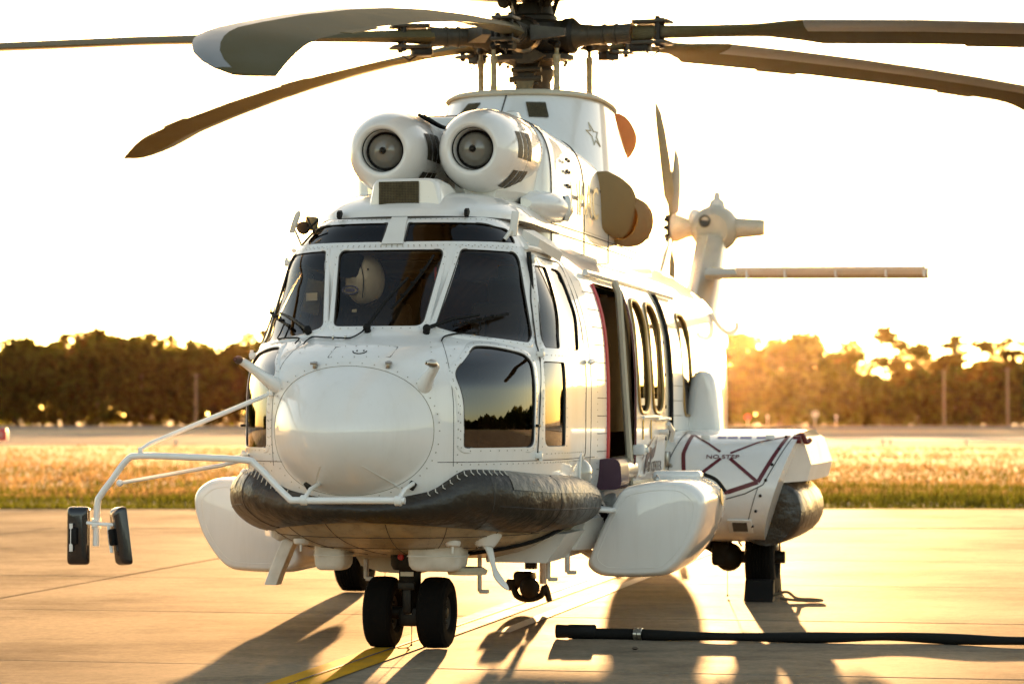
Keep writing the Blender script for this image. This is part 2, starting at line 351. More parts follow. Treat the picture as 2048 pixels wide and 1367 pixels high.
    b = n.nodes.new('ShaderNodeBump'); b.inputs['Strength'].default_value = .35; b.inputs['Distance'].default_value = .004; L(a2.outputs[0], b.inputs['Height']); L(b.outputs[0], p.inputs['Normal'])
    return m
MAT['concrete'] = concrete('apron_concrete', (.255,.208,.150), (.150,.122,.089), .8)
MAT['runway'] = concrete('runway_asphalt', (.20,.19,.175), (.15,.14,.13), .7)
MAT['joint'] = mat('joint_filler', (.035,.03,.026), .9)
MAT['linepaint'] = mat('line_paint', (.52,.27,.02), .7, spec=.003, noise=(5,.7,(.34,.20,.04)))
MAT['whiteline'] = mat('white_line_paint', (.55,.50,.42), .7, spec=.008, noise=(5,.5,(.42,.38,.32)))
def ground_grass():
    m, n, p = node_mat('grass_ground'); L = n.links.new
    g = n.nodes.new('ShaderNodeNewGeometry')
    mp = n.nodes.new('ShaderNodeMapping'); mp.inputs['Scale'].default_value = (.05, .22, 1); L(g.outputs['Position'], mp.inputs[0])
    t = n.nodes.new('ShaderNodeTexNoise'); t.inputs['Scale'].default_value = 1; t.inputs['Detail'].default_value = 8; L(mp.outputs[0], t.inputs[0])
    sx = n.nodes.new('ShaderNodeSeparateXYZ'); L(g.outputs['Position'], sx.inputs[0])
    dr = n.nodes.new('ShaderNodeMapRange'); dr.inputs['From Min'].default_value = 41; dr.inputs['From Max'].default_value = 62; L(sx.outputs['Y'], dr.inputs['Value'])
    a = n.nodes.new('ShaderNodeMath'); a.operation = 'MULTIPLY_ADD'; a.inputs[1].default_value = .7; L(t.outputs['Fac'], a.inputs[0]); L(dr.outputs[0], a.inputs[2])
    r = n.nodes.new('ShaderNodeValToRGB'); e = r.color_ramp.elements
    e[0].position = .3; e[0].color = (.04,.055,.013, 1); e[1].position = 1.0; e[1].color = (.26,.19,.11, 1)
    q = e.new(.62); q.color = (.105,.082,.03, 1)
    L(a.outputs[0], r.inputs[0]); L(r.outputs[0], p.inputs['Base Color']); p.inputs['Roughness'].default_value = .9
    b = n.nodes.new('ShaderNodeBump'); b.inputs['Strength'].default_value = 1; b.inputs['Distance'].default_value = .15
    t2 = n.nodes.new('ShaderNodeTexNoise'); t2.inputs['Scale'].default_value = 2.5; t2.inputs['Detail'].default_value = 6; L(g.outputs['Position'], t2.inputs[0])
    L(t2.outputs['Fac'], b.inputs['Height']); L(b.outputs[0], p.inputs['Normal'])
    return m
MAT['ground'] = ground_grass()
def leafy(name, c, trans, var=.5, rough=.6):
    """foliage: diffuse plus light coming through the leaf, colour varied per leaf"""
    m = bpy.data.materials.new(name); m.use_nodes = True; n = m.node_tree; n.nodes.clear(); L = n.links.new
    o = n.nodes.new('ShaderNodeOutputMaterial'); d = n.nodes.new('ShaderNodeBsdfDiffuse'); t = n.nodes.new('ShaderNodeBsdfTranslucent'); mx = n.nodes.new('ShaderNodeMixShader')
    g = n.nodes.new('ShaderNodeNewGeometry'); h = n.nodes.new('ShaderNodeMapRange'); h.inputs['To Min'].default_value = 1-var; h.inputs['To Max'].default_value = 1+var
    L(g.outputs['Random Per Island'], h.inputs['Value'])
    for sh, k in ((d, 1.0), (t, 1.0)):
        v = n.nodes.new('ShaderNodeVectorMath'); v.operation = 'SCALE'; v.inputs[0].default_value = c if sh is d else trans
        L(h.outputs[0], v.inputs['Scale']); L(v.outputs[0], sh.inputs[0])
    mx.inputs[0].default_value = .5; L(d.outputs[0], mx.inputs[1]); L(t.outputs[0], mx.inputs[2]); L(mx.outputs[0], o.inputs[0]); return m
MAT['leaf'] = leafy('tree_leaves', (.017,.026,.006), (.075,.075,.010))
MAT['pineleaf'] = leafy('pine_needles', (.022,.020,.007), (.13,.08,.013))
MAT['cover'] = leafy('canvas_cover', (.40,.28,.14), (.46,.25,.08), .05)
MAT['cover'].node_tree.nodes['Mix Shader'].inputs[0].default_value = .4
MAT['bark'] = mat('bark', (.10,.07,.045), .9, noise=(3,.6,(.05,.035,.025)))
MAT['blade_green'] = leafy('grass_green', (.026,.036,.009), (.036,.042,.006), .7)
MAT['blade_straw'] = leafy('grass_straw', (.15,.115,.06), (.13,.085,.04), .6)

def sheet(name, x0, x1, y0, y1, z, m, kind='structure'):
    o = obj(name, [(x0, y0, z), (x1, y0, z), (x1, y1, z), (x0, y1, z)], [(0, 1, 2, 3)], m, None, False); tag(o, kind=kind); return o
sheet('ground', -3000, 3000, -3000, 4000, -.06, 'ground')
ap = sheet('apron', -90, 90, -70, 40.2, -.02, 'joint')
# concrete slabs of the apron, laid in rows turned with the parking line
GA = R(-11.0); ga = (math.cos(GA), math.sin(GA))
GO = Vector((-.92, 15.15))            # a joint crossing on the parking line
SX, SY, GAP = 4.25, 3.86, .03
def slab_mesh():
    b = B(); h = .019; a, d = (SX-GAP)/2, (SY-GAP)/2; e = .006
    b.loft([[(sx*(a-k), sy*(d-k), z) for sx, sy in ((-1,-1),(1,-1),(1,1),(-1,1))] for k, z in ((0,-h),(0,-e),(e,0))], cap0=False)
    return b
first = None
for j in range(-6, 7):
    for i in range(-6, 6):
        cx, cyy = (i+.5)*SX, (j+.5)*SY
        x = GO.x + cx*ga[0] - cyy*ga[1]; y = GO.y + cx*ga[1] + cyy*ga[0]
        if y < 3 or y > 37.0 or abs(x) > 19: continue
        if first is None: first = slab_mesh().build('slab', 'concrete', ap, smooth=False); o = first
        else: o = first.copy(); col.objects.link(o)
        o.location = (x, y, random.uniform(-.0015, .0015)); o.rotation_euler = (0, 0, GA)
# beyond the slabs one can tell apart the concrete goes on as one surface
tag(sheet('apron_far', -90, 90, 33.5, 40.2, .004, 'concrete'))
b = B()
for x0, x1, y0, y1 in ((-90,-15,-70,40.1), (15,90,-70,40.1), (-15,15,-70,5.0)): b.add([(x0,y0,-.007),(x1,y0,-.007),(x1,y1,-.007),(x0,y1,-.007)], [(0,1,2,3)])
tag(b.build('apron_surround', 'concrete', None, False), kind='structure')
# parking line and its dark centre seam
HX, HY, PSI = -.68, 16.4, R(12.2)
def along(X, Y, z): return (HX + math.cos(PSI)*X + math.sin(PSI)*Y, HY - math.sin(PSI)*X + math.cos(PSI)*Y, z)
def stripe(name, X0, X1, Y0, Y1, z, m, n=1):
    o = obj(name, [along(X0,Y0,z), along(X1,Y0,z), along(X1,Y1,z), along(X0,Y1,z)], [(0,1,2,3)], m, None, False); tag(o, kind='structure'); return o
stripe('yellow_line', -.19, .11, -9, 17, .006, 'linepaint')
stripe('white_line', .31, .42, 1.2, 17, .006, 'whiteline')
stripe('line_seam', -.062, -.042, -9, 17, .010, 'joint')
# runways and verges beyond the grass
sheet('taxiway', -600, 600, 128, 205, -.02, 'runway')
sheet('runway', -900, 900, 262, 318, -.02, 'runway')
sheet('runway_edge_line', 9, 600, 150, 166, -.012, 'whiteline')
# grass blades near the apron edge and tufts further out
def blades(name, n, y0, y1, hh, m, w, patch=None):
    y = y0 + (y1-y0)*rng.random(n)**1.6; x = (rng.random(n)*2-1)*(y*.40+4); h = hh*(.4+.9*rng.random(n)); a = rng.random(n)*math.pi
    if patch is not None:
        f = np.sin(y*.9+x*.13+patch) + np.sin(y*.37-x*.21+2*patch) + .8*np.sin(x*.55+y*.2)
        h = h*np.clip(.55+.5*f, .05, 1.4)
    ww = w*(.6+.8*rng.random(n)); dx = np.cos(a)*ww; dy = np.sin(a)*ww; lx = (rng.random(n)-.5)*h; ly = (rng.random(n)-.5)*h
    V = np.empty((n, 3, 3)); V[:, 0] = np.stack([x-dx, y-dy, 0*x-.06], 1); V[:, 1] = np.stack([x+dx, y+dy, 0*x-.06], 1); V[:, 2] = np.stack([x+lx, y+ly, h], 1)
    me = bpy.data.meshes.new(name); me.from_pydata(V.reshape(-1, 3).tolist(), [], [(3*i, 3*i+1, 3*i+2) for i in range(n)]); me.materials.append(MAT[m])
    o = bpy.data.objects.new(name, me); col.objects.link(o); return o
tag(blades('green_grass', 74000, 40.3, 53, .12, 'blade_green', .010, 5.0), 'green grass fringe along the far edge of the apron', 'grass', kind='stuff')
tag(blades('dry_grass', 115000, 47.0, 122, .065, 'blade_straw', .022, 1.0), 'dry straw coloured grass field between apron and runway', 'grass', kind='stuff')
tag(blades('mixed_grass', 26000, 45, 75, .12, 'blade_green', .014, 3.0), 'darker green tufts scattered in the dry grass field', 'grass', kind='stuff')

# ------------------------------------------------------------------ wood behind the runway
def clump_cloud(centres, radii, per, size, seed):
    r = np.random.default_rng(seed); out = []
    for c_, q, k in zip(centres, radii, per):
        d = r.normal(size=(k, 3)); d /= np.linalg.norm(d, axis=1, keepdims=True); d *= (r.random((k, 1))**.45)
        out.append(np.array(c_) + d*np.array(q))
    P = np.concatenate(out); n = len(P)
    a = r.normal(size=(n, 3)); a /= np.linalg.norm(a, axis=1, keepdims=True); b_ = np.cross(a, r.normal(size=(n, 3))); b_ /= np.linalg.norm(b_, axis=1, keepdims=True)
    s = size*(.6+.8*r.random((n, 1)))
    V = np.stack([P-a*s-b_*s*.5, P+a*s-b_*s*.5, P+a*s*.8+b_*s*.5, P-a*s*.8+b_*s*.5], 1).reshape(-1, 3)
    return V.tolist(), [(4*i, 4*i+1, 4*i+2, 4*i+3) for i in range(n)]
def tree_meshes(kind, seed):
    r = random.Random(seed); cs = []; rs = []; per = []
    h = 1.0
    if kind == 'pine':       # tall stem, open rounded clumps down the upper half
        for k in range(26):
            z = r.uniform(.34, .95); w = .05 + .22*math.sin(math.pi*min(1, max(0, (z-.20)/.86)))**.8; a = r.uniform(0, 6.28); rad = r.uniform(.05, 1)*w
            cs.append((rad*math.cos(a), rad*math.sin(a), z)); q = r.uniform(.05, .085); rs.append((q*1.25, q*1.25, q*.95)); per.append(int(80*q/.065))
        cs.append((0, 0, .96)); rs.append((.06, .06, .045)); per.append(70)
    else:                    # full broadleaf crown
        for k in range(22):
            z = r.uniform(.22, .92); w = .33*math.sin(math.pi*min(1, max(.12, (z-.02)/1.0)))**.7; a = r.uniform(0, 6.28); rad = r.uniform(.15, 1)*w
            cs.append((rad*math.cos(a), rad*math.sin(a), z)); q = r.uniform(.09, .15); rs.append((q*1.2, q*1.2, q*.85)); per.append(int(120*q/.11))
    V, F = clump_cloud(cs, rs, per, .020 if kind == 'pine' else .024, seed)
    t = B(); bend = [(r.uniform(-.02, .02), r.uniform(-.02, .02)) for _ in range(5)]
    P = [(bend[i][0]*i/3, bend[i][1]*i/3, z) for i, z in enumerate((-.01, .25, .5, .75, .96))]
    t.tube(P, [.016, .013, .010, .007, .003], 7)
    for c_ in cs[::2]:
        t.tube([(0, 0, max(.15, c_[2]-.12)), ((c_[0])*.6, c_[1]*.6, c_[2]-.04), c_], [.005, .004, .002], 5)
    return V, F, t
VAR = []
for i in range(4): VAR.append(('pine', *tree_meshes('pine', 20+i)))
for i in range(4): VAR.append(('oak', *tree_meshes('oak', 40+i)))
PROTO = {}
def tree(k, x, y, h, rz, label, wide=1.0):
    kind, V, F, t = VAR[k]
    e = empty('pine_tree' if kind == 'pine' else 'broadleaf_tree', (x, y, -.06), rz); e.scale = (h*wide, h*wide, h)
    tag(e, label, 'tree', 'trees of the wood line behind the runway')
    if k not in PROTO:
        PROTO[k] = (obj('crown', V, F, 'pineleaf' if kind == 'pine' else 'leaf', e, False), t.build('trunk', 'bark', e))
    else:
        for q in PROTO[k]:
            c_ = q.copy(); col.objects.link(c_); c_.parent = e
PXM = 5113.
def at_px(px, d): return (px-1024)/PXM*d
def top_h(py, d): return 1.49 + (828-py)/PXM*d + .06
TREES = [  # variant, photo column, top row, distance, width, label
 (4, 30, 672, 345, 1.2, 'leafy tree at the far left edge of the wood line'),
 (0, 130, 665, 352, 1.5, 'pine standing out above the wood left of the broad flat crowned pine'),
 (1, 195, 655, 350, 1.9, 'broad flat crowned pine, tallest of the left wood line'),
 (5, 285, 676, 343, 1.2, 'rounded leafy tree right of the broad flat crowned pine'),
 (2, 300, 664, 356, 1.3, 'small pine top rising behind the rounded leafy tree on the left'),
 (6, 390, 684, 344, 1.2, 'dense leafy tree above the long strut of the mirror arm'),
 (7, 470, 678, 346, 1.2, 'leafy tree just left of the helicopter nose'),
 (3, 530, 660, 355, 1.4, 'pine partly hidden by the helicopter nose'),
 (4, 1478, 662, 346, 1.5, 'leafy tree just right of the tail boom, in the glow of the sun'),
 (5, 1560, 664, 343, 1.5, 'wide rounded tree in the glow of the low sun'),
 (6, 1625, 660, 350, 1.3, 'second rounded tree right of the tail boom, in the sun glow'),
 (1, 1768, 650, 345, 1.5, 'tall open crowned pine, highest of the right wood line'),
 (7, 1700, 690, 352, 1.2, 'low leafy tree in the dip left of the tallest right hand pine'),
 (2, 1838, 690, 350, 1.2, 'shorter pine between the two highest pines on the right'),
 (0, 1912, 668, 344, 1.7, 'spreading open pine above the nearer pale pole'),
 (3, 2016, 675, 346, 1.4, 'slim pine above the pole at the right edge'),
 (4, 1970, 716, 356, 1.2, 'low dark tree in the gap left of the slim right hand pine'),
]
for i, (k, px, py, d, wd, lab) in enumerate(TREES): tree(k, at_px(px, d), d, top_h(py, d), i*1.9, lab, wd)
# the wood itself: one dense mass under and behind those crowns
def wood(name, x0, x1, y0, y1, htop, n, size, seed):
    r = np.random.default_rng(seed); x = x0 + (x1-x0)*r.random(n); y = y0 + (y1-y0)*r.random(n)
    ht = htop(x); z = ht*r.random(n)**.75
    P = np.stack([x, y, z], 1); a = r.normal(size=(n, 3)); a /= np.linalg.norm(a, axis=1, keepdims=True); b_ = np.cross(a, r.normal(size=(n, 3))); b_ /= np.linalg.norm(b_, axis=1, keepdims=True)
    s = size*(.5+.9*r.random((n, 1)))
    V = np.stack([P-a*s-b_*s*.6, P+a*s-b_*s*.6, P+a*s*.8+b_*s*.6, P-a*s*.8+b_*s*.6], 1).reshape(-1, 3)
    return obj(name, V.tolist(), [(4*i, 4*i+1, 4*i+2, 4*i+3) for i in range(n)], 'leaf', None, False)
def canopy(x): return 10.2 + .7*np.sin(x*.21) + .6*np.sin(x*.57+1) + .5*np.sin(x*1.3) + .4*np.sin(x*2.9) + .5*np.sin(x*.083+.5) - np.where(x > 25, 2.9, 0)
tag(wood('woodland', -230, 230, 338, 366, canopy, 145000, .5, 3), 'dense dark wood along the far side of the runway', 'wood', kind='stuff')
tag(wood('woodland', -150, 150, -150, -120, lambda x: 15 + 3*np.sin(x*.1) + 1.8*np.sin(x*.43), 14000, 1.3, 5), 'wood behind the viewer seen only mirrored in paint and glass', 'wood', kind='stuff')
for sx, lab in ((1, 'wood beside the apron on the right, seen only mirrored in the chin windows'), (-1, 'wood beside the apron on the left, seen only mirrored in the nose glass')):
    q_ = wood('woodland', -130, 130, 150, 172, lambda x: 8 + 1.6*np.sin(x*.1+sx) + .8*np.sin(x*.43), 16000, .9, 8+sx); q_.rotation_euler = (0, 0, -sx*math.pi/2); q_.location = (0, 10, 0); tag(q_, lab, 'wood', kind='stuff')

# ------------------------------------------------------------------ air: faint warm haze that glows round the low sun
hzo = B(); hzo.box((0, 500, 12), (6200, 7200, 28)); hzo = hzo.build('haze', 'seal', None, False); tag(hzo, kind='stuff')
hm_ = bpy.data.materials.new('haze_air'); hm_.use_nodes = True; hn = hm_.node_tree; hn.nodes.clear()
ho = hn.nodes.new('ShaderNodeOutputMaterial'); pv = hn.nodes.new('ShaderNodeVolumePrincipled'); pv.inputs['Density'].default_value = 6e-6; pv.inputs['Color'].default_value = (1, .72, .42, 1); pv.inputs['Anisotropy'].default_value = .955
hn.links.new(pv.outputs[0], ho.inputs['Volume']); hzo.data.materials.clear(); hzo.data.materials.append(hm_)
# ------------------------------------------------------------------ helicopter (local axes: X port, Y aft, Z up; origin under the nose wheel)
heli = empty('helicopter', (HX, HY, 0), -PSI)
tag(heli, 'large white twin engine helicopter with drooping rotor blades parked on the apron', 'helicopter')
# ---- cockpit shell with real window openings
us = np.linspace(-2.235, 2.235, 341)
zs = np.concatenate([np.linspace(.56, .8, 22)[:-1], np.linspace(.8, 1.7, 44)[:-1], np.linspace(1.7, 2.8, 70)])
UU, ZZ = np.meshgrid(us, zs); P3 = S(UU, ZZ); nz, nu = UU.shape
VV = np.concatenate([P3.reshape(-1, 3), UU.reshape(-1, 1), ZZ.reshape(-1, 1)], 1)
q = np.arange(nz*nu).reshape(nz, nu); a, b_, c_, d_ = q[:-1, :-1].ravel(), q[:-1, 1:].ravel(), q[1:, 1:].ravel(), q[1:, :-1].ravel()
TT = np.concatenate([np.stack([a, b_, c_], 1), np.stack([a, c_, d_], 1)])
def mir(p): return [(-x, y) for x, y in p][::-1]
WIN = []       # name, polygon in (u, z), glass, inset
centre_pane = rounded([(-.445,2.522),(.445,2.522),(.262,2.03),(-.262,2.03)], .045)
port_pane = rounded([(.575,2.525),(1.07,2.515),(1.01,1.99),(.93,1.935),(.70,1.955),(.46,1.985),(.335,2.025)], [.04,.06,.03,.03,.05,.05,.03])
roof_pane = rounded([(.125,2.705),(.9,2.705),(1.17,2.67),(1.13,2.578),(.105,2.575)], [.012,.05,.04,.03,.012])
chin_pane = rounded([(.515,1.905),(.625,1.905),(.84,1.862),(.888,1.81),(.885,1.64),(.866,1.288),(.43,1.288),(.43,1.585),(.388,1.745)], [.03,.08,.05,.05,.05,.05,.02,.08,.05])
WIN += [('windscreen', centre_pane, 'glass'), ('windscreen', port_pane, 'glass'), ('windscreen', mir(port_pane), 'glass'),
        ('roof_window', roof_pane, 'darkglass'), ('roof_window', mir(roof_pane), 'darkglass'),
        ('chin_window', chin_pane, 'chinglass'), ('chin_window', mir(chin_pane), 'chinglass')]
radome_poly = [(math.copysign(abs(math.cos(t))**.92, math.cos(t))*.335-.03, 1.392 + math.copysign(abs(math.sin(t))**.92, math.sin(t))*.385) for t in np.linspace(0, 2*math.pi, 72, endpoint=False)]
door_poly = rounded([(.905,1.215),(.93,1.55),(.985,1.88),(1.10,2.25),(1.245,2.50),(2.03,2.50),(2.0,2.25),(1.97,2.05),(1.93,1.75),(1.91,1.5),(1.91,1.215)], [.02,.05,.05,.05,.02,.05,.05,.05,.05,.05,.05])
door_up1 = rounded([(1.26,2.44),(1.60,2.445),(1.30,1.905),(1.07,1.905)], .03)
door_up2 = rounded([(1.72,2.45),(1.93,2.44),(1.93,2.15),(1.80,1.905),(1.42,1.905)], .05)
door_low = rounded([(1.0,1.82),(1.34,1.82),(1.32,1.288),(.985,1.288),(.985,1.5)], [.03,.02,.02,.06,.05])
def seal_loop(poly, r, off=0., closed=True):
    P = np.array(poly); p = S(P[:, 0], P[:, 1]) + SN(P[:, 0], P[:, 1])*off
    pts = [tuple(v) for v in p]
    if closed: pts.append(pts[0])
    return pts
shell = B()
def take(poly, extra=None):
    """cut a polygon out of the running shell, give back the piece"""
    global VV, TT
    VV, Ti, To = clip(VV, TT, sdist(VV[:, 3:5], poly)); TT = To
    return compact(VV, Ti)
def pane(name, poly, glass, parent, inset=.008, VT=None):
    V, T = VT if VT is not None else take(poly); N = vnormals(V, T)
    o = obj(name, (V[:, :3]-N*inset), T, glass, parent)
    s_ = B(); s_.tube(seal_loop(poly, .006, -.002), .0055, 6, cap=False); s_.build('seal', 'seal', o)
    return o
pieces = [(nm, pl, gl, take(pl)) for nm, pl, gl in WIN]
# the upper openings of the nose kept under the radome
radV, radT = take(radome_poly)
doors = []
for sgn in (1, -1):
    dp = door_poly if sgn == 1 else mir(door_poly)
    V, T = take(dp); subs = []
    for nm, pl in (('door_window', door_up1), ('door_window', door_up2), ('door_window', door_low)):
        pl = pl if sgn == 1 else mir(pl)
        V2, Ti, To = clip(V, T, sdist(V[:, 3:5], pl)); subs.append((nm, pl, compact(V2, Ti))); V, T = compact(V2, To)
    doors.append((V, T, subs, dp))
VB, Tb, To = clip(VV, TT, VV[:, 4]-.845); bV, bT = compact(VB, Tb); VV, TT = VB, To
V, T = compact(VV, TT)
sh = obj('cockpit_shell', V[:, :3], T, 'white', heli, ang=60)
N = vnormals(V, T); obj('lining', V[:, :3]-N*.03, T[:, ::-1], 'interior', sh)
obj('belly_skin', bV[:, :3], bT, 'belly', heli, ang=60)
for nm, pl, gl, vt in pieces: pane(nm, pl, gl, sh, VT=vt)
b = B(); b.prism([(x, y, .565) for x, y in [(-.5,2.3),(-.5,.3),(-.3,.22),(.3,.22),(.5,.3),(.5,2.3)]], (0, 0, .01)); b.build('belly_plate', 'belly', sh)
# window frames: riveted rims standing a little proud
def rim(name, poly_in, grow, parent, m='white', h=.006):
    P = np.array(poly_in); cen = P.mean(0); secs = []
    d = np.roll(P, -1, 0)-np.roll(P, 1, 0); nn = np.stack([d[:, 1], -d[:, 0]], 1); nn /= np.maximum(np.linalg.norm(nn, axis=1, keepdims=True), 1e-9)
    ar = (P[:, 0]*np.roll(P[:, 1], -1)-np.roll(P[:, 0], -1)*P[:, 1]).sum()
    if ar < 0: nn = -nn
    Q = P + nn*grow; b = B(); rows = []
    for A, off in ((P, 0.), (P + nn*.004, h), (P + nn*(grow-.006), h), (Q, 0.)):
        rows.append([tuple(v) for v in S(A[:, 0], A[:, 1]) + SN(A[:, 0], A[:, 1])*off])
    n = len(P); F = [(r*n+k, r*n+(k+1) % n, (r+1)*n+(k+1) % n, (r+1)*n+k) for r in range(3) for k in range(n)]
    b.add([p for r_ in rows for p in r_], F); return b.build(name, m, parent), Q
RIV = []       # rivet positions (u, z)
def rivet_line(pts, step=.045):
    P = np.array(pts, float); L = np.linalg.norm(np.diff(P, axis=0), axis=1); s_ = np.concatenate([[0], np.cumsum(L)])
    t = np.arange(0, s_[-1], step); RIV.extend(zip(np.interp(t, s_, P[:, 0]), np.interp(t, s_, P[:, 1])))
for nm, pl, gl in WIN:
    if nm == 'windscreen' or nm == 'chin_window':
        _, Q = rim('frame', pl, .034, sh); rivet_line([tuple(p) for p in ((Q+np.array(pl))/2)] + [tuple((Q[0]+np.array(pl[0]))/2)], .05)
# radome dome
V, T = radV, radT; rho = np.clip(-sdist(V[:, 3:5], radome_poly), 0, None)
e = np.clip(1-(((V[:, 3]+.03)/.335)**2 + ((V[:, 4]-1.392)/.385)**2), 0, 1)
Vd = V[:, :3].copy(); Vd[:, 1] -= .245*e**1.2; Vd[:, 2] -= .02*e
rad = obj('radome', Vd, T, 'white', heli, ang=80)
b = B(); b.tube(seal_loop(radome_poly, 0, .0005), .002, 5, cap=False); b.build('seam', 'rivet', rad)
rivet_line([(u*1.07, 1.392+(z-1.392)*1.045) for u, z in radome_poly] , .05)
for sx in (-.17, .13):
    p = S(sx, 1.778); n_ = SN(sx, 1.778); b = B(); b.box(p+n_*.012, (.025,.03,.045), bev=.006); b.tube([p+n_*.03+np.array((-.02,0,.0)), p+n_*.03+np.array((.02,0,0))], .009, 8); b.build('latch', 'steel', rad)
for sx in (-.19, .22):
    p = S(sx, 1.07); n_ = SN(sx, 1.07); b = B(); b.box(p+n_*.012, (.045,.02,.05), Matrix.Rotation(.6*(1 if sx > 0 else -1), 3, 'Y'), bev=.006); b.build('latch', 'darkmetal', rad)
for x0, z0, x1, z1 in ((-.10,1.20,-.16,1.07), (.06,1.20,.17,1.05)):     # erosion strips on the dome
    pts = []
    for k in range(6):
        t = k/5; u, z = x0+(x1-x0)*t, z0+(z1-z0)*t; ee = max(0, 1-(((u+.03)/.335)**2+((z-1.392)/.385)**2)); p = S(u, z); pts.append((p[0], p[1]-.245*ee**1.2-.001, p[2]-.02*ee))
    b = B(); b.tube(pts, .006, 4, flat=.5); b.build('strip', 'satin', rad)
# doors
for (V, T, subs, dp), sgn in zip(doors, (1, -1)):
    N = vnormals(V, T); d = obj('cockpit_door', V[:, :3]+N*.004, T, 'white', heli, ang=60)
    obj('lining', V[:, :3]-N*.03, T[:, ::-1], 'interior', d)
    for nm, pl, vt in subs: pane(nm, pl, 'glass' if vt is not subs[2][2] else 'chinglass', d, VT=vt)
    b = B(); b.tube(seal_loop(dp, 0, .002), .006, 5, cap=False); b.build('door_seam', 'seal', d)
    for z in (1.235, 1.86, 2.47):
        u = float(np.interp(z, [1.215,1.55,1.88,2.25,2.5], [.905,.93,.985,1.10,1.245]))*sgn; p = S(u, z); n_ = SN(u, z)
        b = B(); b.box(p+n_*.012, (.05,.05,.035), bev=.008); b.tube([p+n_*.025+np.array((0,0,-.03)), p+n_*.025+np.array((0,0,.03))], .012, 8); b.build('hinge', 'satin', d)
    b = B(); u = .885*sgn; p = S(u, 1.42); n_ = SN(u, 1.42); b.box(p+n_*.02, (.02,.07,.018), bev=.004); b.build('door_handle', 'darkmetal', d)
    rivet_line([((.93+.02)*sgn, 1.24), (.965*sgn, 1.6), (1.02*sgn, 1.86), (1.13*sgn, 2.22), (1.27*sgn, 2.47)], .05)
    rivet_line([(.95*sgn, 1.86), (1.9*sgn, 1.86)], .06); rivet_line([(.95*sgn, 1.245), (1.88*sgn, 1.245)], .06)
    rivet_line([(1.36*sgn, 1.83), (1.345*sgn, 1.27)], .06); rivet_line([(1.89*sgn, 1.27), (1.9*sgn, 1.8), (1.95*sgn, 2.1), (1.99*sgn, 2.45)], .06)
    # pull handle and the rail over the door
    pts = [S(u*sgn, z)+SN(u*sgn, z)*.03 for u, z in ((1.93,1.83),(1.99,1.835),(2.06,1.84))]; b = B(); b.tube([tuple(p) for p in pts], [.012,.02,.016], 8); b.build('door_handle', 'satin', d)
    pts = [tuple(S(u*sgn, 2.545)+SN(u*sgn, 2.545)*.02) for u in np.linspace(1.22, 1.98, 12)]; b = B(); b.tube(pts, .017, 8); b.build('gutter_rail', 'satin', d)
# centre strap over the roof glass
b = B(); rows = [[tuple(S(u, z)+SN(u, z)*h) for u, h in ((-.10,.002),(-.10,.012),(.10,.012),(.10,.002))] for z in np.linspace(2.553, 2.735, 8)]
b.loft(rows, closed=False, cap0=False, cap1=False); b.build('roof_strap', 'satin', sh)
for u in (-.085, .085): rivet_line([(u, 2.565), (u, 2.72)], .03)
rivet_line([(u, 2.548) for u in np.linspace(-1.2, 1.2, 60)], .05); rivet_line([(u, 2.725) for u in np.linspace(-1.3, 1.3, 60)], .06)
rivet_line([(u, 1.19) for u in np.linspace(.42, 1.9, 30)], .04); rivet_line([(u, 1.19) for u in np.linspace(-1.9, -.42, 30)], .04)
for sgn in (1, -1):
    rivet_line([(.40*sgn, 1.15), (.405*sgn, 1.6), (.36*sgn, 1.8), (.44*sgn, 1.93)], .05); rivet_line([(.30*sgn, 1.86), (.30*sgn, 1.93)], .03)
# skin seams round the nose
for sgn in (1, -1):
    b = B(); b.tube([tuple(S(u*sgn, z)+SN(u*sgn, z)*.0005) for u, z in zip(np.interp(np.linspace(0,1,24),[0,.5,1],[.385,.385,.36]), np.linspace(1.18, 1.93, 24))], .002, 4); b.build('skin_seam', 'gap', sh)
    b = B(); b.tube([tuple(S(u*sgn, 1.205)+SN(u*sgn, 1.205)*.0005) for u in np.linspace(.32, 2.2, 40)], .0022, 4); b.build('skin_seam', 'gap', sh)
    b = B(); b.tube([tuple(S(u*sgn, z)+SN(u*sgn, z)*.0005) for u, z in zip(np.linspace(2.06, 2.12, 16), np.linspace(1.0, 2.6, 16))], .0022, 4); b.build('skin_seam', 'gap', sh)
# hatch on the nose with a drawn smile
hat = rounded([(-.13,1.895),(.155,1.895),(.13,1.83),(-.135,1.83)], .004, 2)
b = B(); b.tube(seal_loop(hat, 0, .0005), .0022, 4, cap=False); hz = b.build('hatch_seam', 'gap', sh); rivet_line(hat + hat[:1], .05)
b = B()
def on_nose(x, z): return S(x, z)+SN(x, z)*.002
pts = [tuple(on_nose(-.005+.030*math.cos(t), 1.868+.016*math.sin(t))) for t in np.linspace(math.pi*1.0, 2*math.pi, 16)]; b.tube(pts, .0035, 5)
for x in (-.018, .012): b.ball(on_nose(x, 1.870), .0055, 6, 4)
b.build('smile_drawing', 'black', sh)
# ---- cabin
def cab_ring(Y, sw=1., zb=.56, zt=2.80, n=44, z0=.56):
    z = .56 + (2.8-.56)*(.5-.5*np.cos(np.linspace(0, math.pi, n))); X = f_cab(z)*sw; zz = zb + (z-.56)/(2.24)*(zt-zb)
    return [(x, Y, q) for x, q in zip(X, zz)] + [(-x, Y, q) for x, q in zip(X[::-1], zz[::-1])]
CY0, CY1 = 2.235, 7.6
